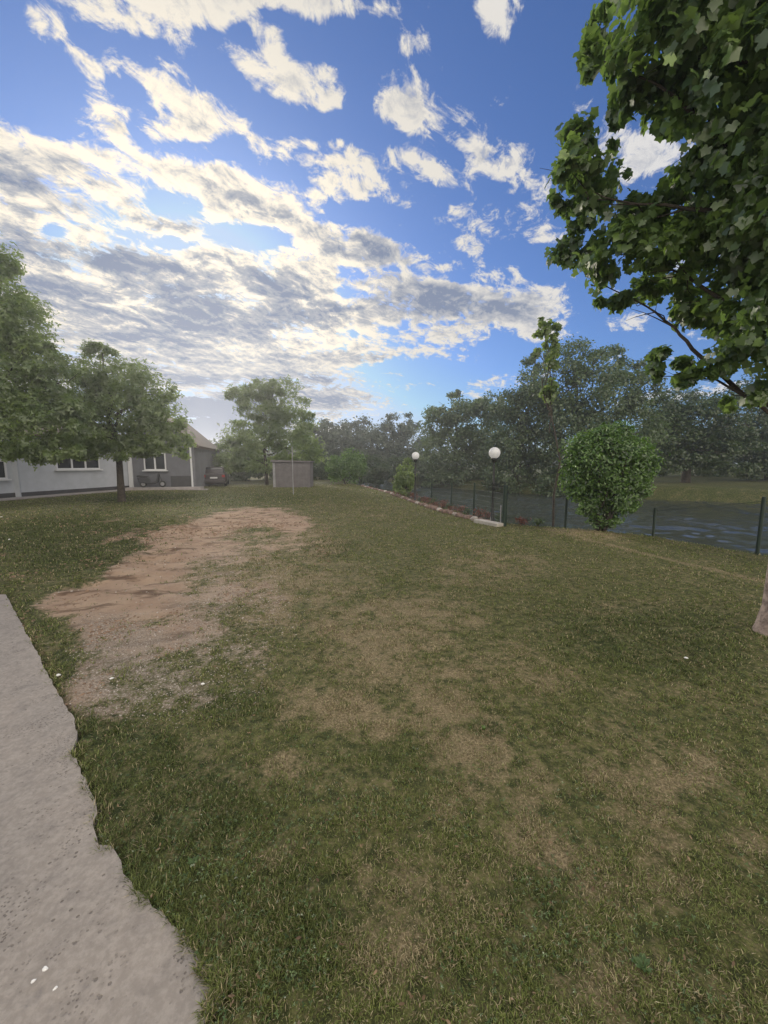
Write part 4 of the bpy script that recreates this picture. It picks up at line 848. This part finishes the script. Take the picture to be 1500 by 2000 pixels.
d0 = rock('edging_stone', (0, 0, 0), (.30, .2, .17), stone_m); d1 = rock('edging_stone', (0, 0, 0), (.26, .2, .15), pstone_m)
ns = 52
for k in range(ns):
    x, y = along(BED, (k / ns) ** .8); src = d1 if k % 4 == 1 else d0
    o = src if k in (0, 1) else src.copy()
    if k not in (0, 1): C.objects.link(o)
    x += random.uniform(-.03, .03); o.location = (x, y, gz(x, y) + .03); o.rotation_euler = (0, 0, random.uniform(0, 6.28)); s_ = random.uniform(.75, 1.25); o.scale = (s_, s_, s_)
    tag(o, 'pale rough stone edging the flower bed along the lawn' if src is d1 else 'brown rough stone edging the flower bed along the lawn', 'stone', 'pale edging stones' if src is d1 else 'brown edging stones')
def plant(name, loc, r_, h_, m_, label, cat, group, n_=160, sz=.05):
    e = empty(name, loc); tag(e, label, cat, group)
    st = MB()
    for k in range(5): a = k * 1.3; st.tube([(0, 0, 0), (r_ * .5 * math.cos(a), r_ * .5 * math.sin(a), h_ * .7)], [.008, .004], 4)
    st.build('stem', bark, e); q_ = rng.normal(0, .5, (n_, 3)) * np.array([r_, r_, h_ * .4]) + np.array([0, 0, h_ * .6]); q_[:, 2] = np.abs(q_[:, 2]); foliage('leaves', q_, sz, m_, e, 'oval', .5); return e
protos = [plant('bed_plant', (0, 0, 0), .17, .26, LM['red'], 'low reddish leaved plant in the bed behind the edging stones', 'plant', 'reddish bed plants'), plant('bed_plant', (0, 0, 0), .15, .30, LM['dark'], 'low dark green plant in the bed behind the edging stones', 'plant', 'dark green bed plants')]
used = [False, False]
def copy_thing(src):
    c = src.copy(); C.objects.link(c)
    for ch in src.children: d = ch.copy(); C.objects.link(d); d.parent = c
    return c
for k in range(30):
    x, y = along(BED, ((k + .5) / 30) ** .8); i_ = 1 if k % 3 == 2 else 0; x += .28 + random.uniform(-.05, .12)
    o = protos[i_] if not used[i_] else copy_thing(protos[i_]); used[i_] = True; o.location = (x, y, gz(x, y)); o.rotation_euler = (0, 0, random.uniform(0, 6)); s_ = random.uniform(.8, 1.3); o.scale = (s_, s_, s_)
for px_, py_, m_, sz, lb in [(1018, 1022, 'red', .16, 'small reddish plant just right of the thick green fence post'), (1050, 1024, 'dark', .17, 'round dark green plant between the fence post and the round bush'), (1076, 1016, 'red', .13, 'reddish plant between the dark plant and the round bush'), (1095, 1018, 'red', .16, 'reddish plant second nearest to the left of the round bush'), (1118, 1019, 'red', .17, 'reddish plant touching the left foot of the round bush')]:
    x, y = gp(px_, py_ + 5); plant('bed_plant', (x, y, gz(x, y)), sz, .24, LM[m_], lb, 'plant', 'small plants between post and round bush', 220, .05)
x0, y0 = gp(932, 1020); x1, y1 = gp(978, 1029); ang = math.atan2(y1 - y0, x1 - x0); L_ = math.dist((x0, y0), (x1, y1))
o = MB().box((0, 0, 0), (L_, .26, .12)).build('concrete_strip', mat('pale_concrete', (0.46, 0.43, 0.38), .9, scale=8, bump=.3), None, .01); o.location = ((x0 + x1) / 2, (y0 + y1) / 2, gz((x0 + x1) / 2, (y0 + y1) / 2) + .03); o.rotation_euler = (0, 0, ang); tag(o, 'short pale concrete strip on the lawn edge at the thick green post', 'concrete strip')
x, y = 3.07, 10.02; p_ = MB(); p_.tube([(0, 0, -.05), (0, 0, .52)], .016, 10); p_.tube([(0, 0, .5), (0, 0, .54)], .021, 10); o = p_.build('pale_stub', galv_m); o.location = (x, y, gz(x, y)); tag(o, 'short pale stub standing against the thick green fence post', 'pipe')  # thin pale upright tube beside the thick post

# pale pebbles
pm = mat('white_pebble', (0.78, 0.78, 0.76), .6, var=.05, scale=20)
for px_, py_, s_, z, lb, ct in [(88, 1892, .030, .026, 'largest white chip lying on the concrete slab', 'chip'), (65, 1916, .022, .024, 'white chip on the slab left of the largest one', 'chip'), (108, 1930, .020, .023, 'white chip on the slab nearest the bottom of the photo', 'chip'),
                          (113, 1315, .06, .02, 'white stone in the grass strip beside the slab edge', 'stone'), (396, 1334, .045, .015, 'small white stone among the gravel', 'stone'), (218, 1323, .045, .015, 'pale stone at the middle of the gravelly patch', 'stone'),
                          (1340, 1283, .05, .02, 'small white speck stone in the dark green grass at right', 'stone'), (2, 1008, .10, .03, 'white stone in the grass at the far left edge', 'stone'), (18, 1052, .08, .03, 'small pale stone in the left grass below the white one', 'stone')]:
    x, y = gp(px_, py_, z); rock('pebble', (x, y, z if z > .021 and px_ < 120 and py_ > 1800 else gz(x, y) + .012), (s_ * .62, s_ * .42, s_ * .3), pm, random.uniform(0, 3)); o = C.objects[-1]; tag(o, lb, ct)

# woods that close the view on every side
P_ = []
for k in range(900):
    a = 2 * math.pi * k / 900; rr = 118 + 14 * math.sin(a * 5) + random.uniform(-5, 12); hh = random.uniform(5.0, 9.5); c_ = (rr * math.sin(a), rr * math.cos(a)); n_ = 34
    if abs(a - 2 * math.pi) < .75 or a < .9: n_ = 90
    q_ = rng.normal(0, .5, (n_, 3)) * np.array([3.2, 3.2, hh * .42]) + np.array([c_[0], c_[1], hh * .5]); P_.append(q_)
P_ = np.concatenate(P_); tag(foliage('distant_wood', P_, 1.1, LM['far'], None, 'quad', .4), 'unbroken dark wood closing the view behind everything', 'wood', None, 'stuff')

# ------------------------------------------------------------------ haze added to imitate lens glare
HZ = True
if HZ:
    hm = bpy.data.materials.new('thin_haze'); hm.use_nodes = True; N = NT(hm.node_tree); N.n.clear()
    v_ = N.new('ShaderNodeVolumePrincipled'); v_.inputs['Color'].default_value = (.92, .95, 1, 1); v_.inputs['Density'].default_value = 0.0018; v_.inputs['Anisotropy'].default_value = 0.66
    o = N.new('ShaderNodeOutputMaterial'); N.l.new(v_.outputs[0], o.inputs['Volume'])
    o = MB().box((0, 3, 6.75), (540, 540, 19.5)).build('haze', hm); tag(o, 'thin pale haze added over the lawn and river for lens glare', 'haze', None, 'stuff')
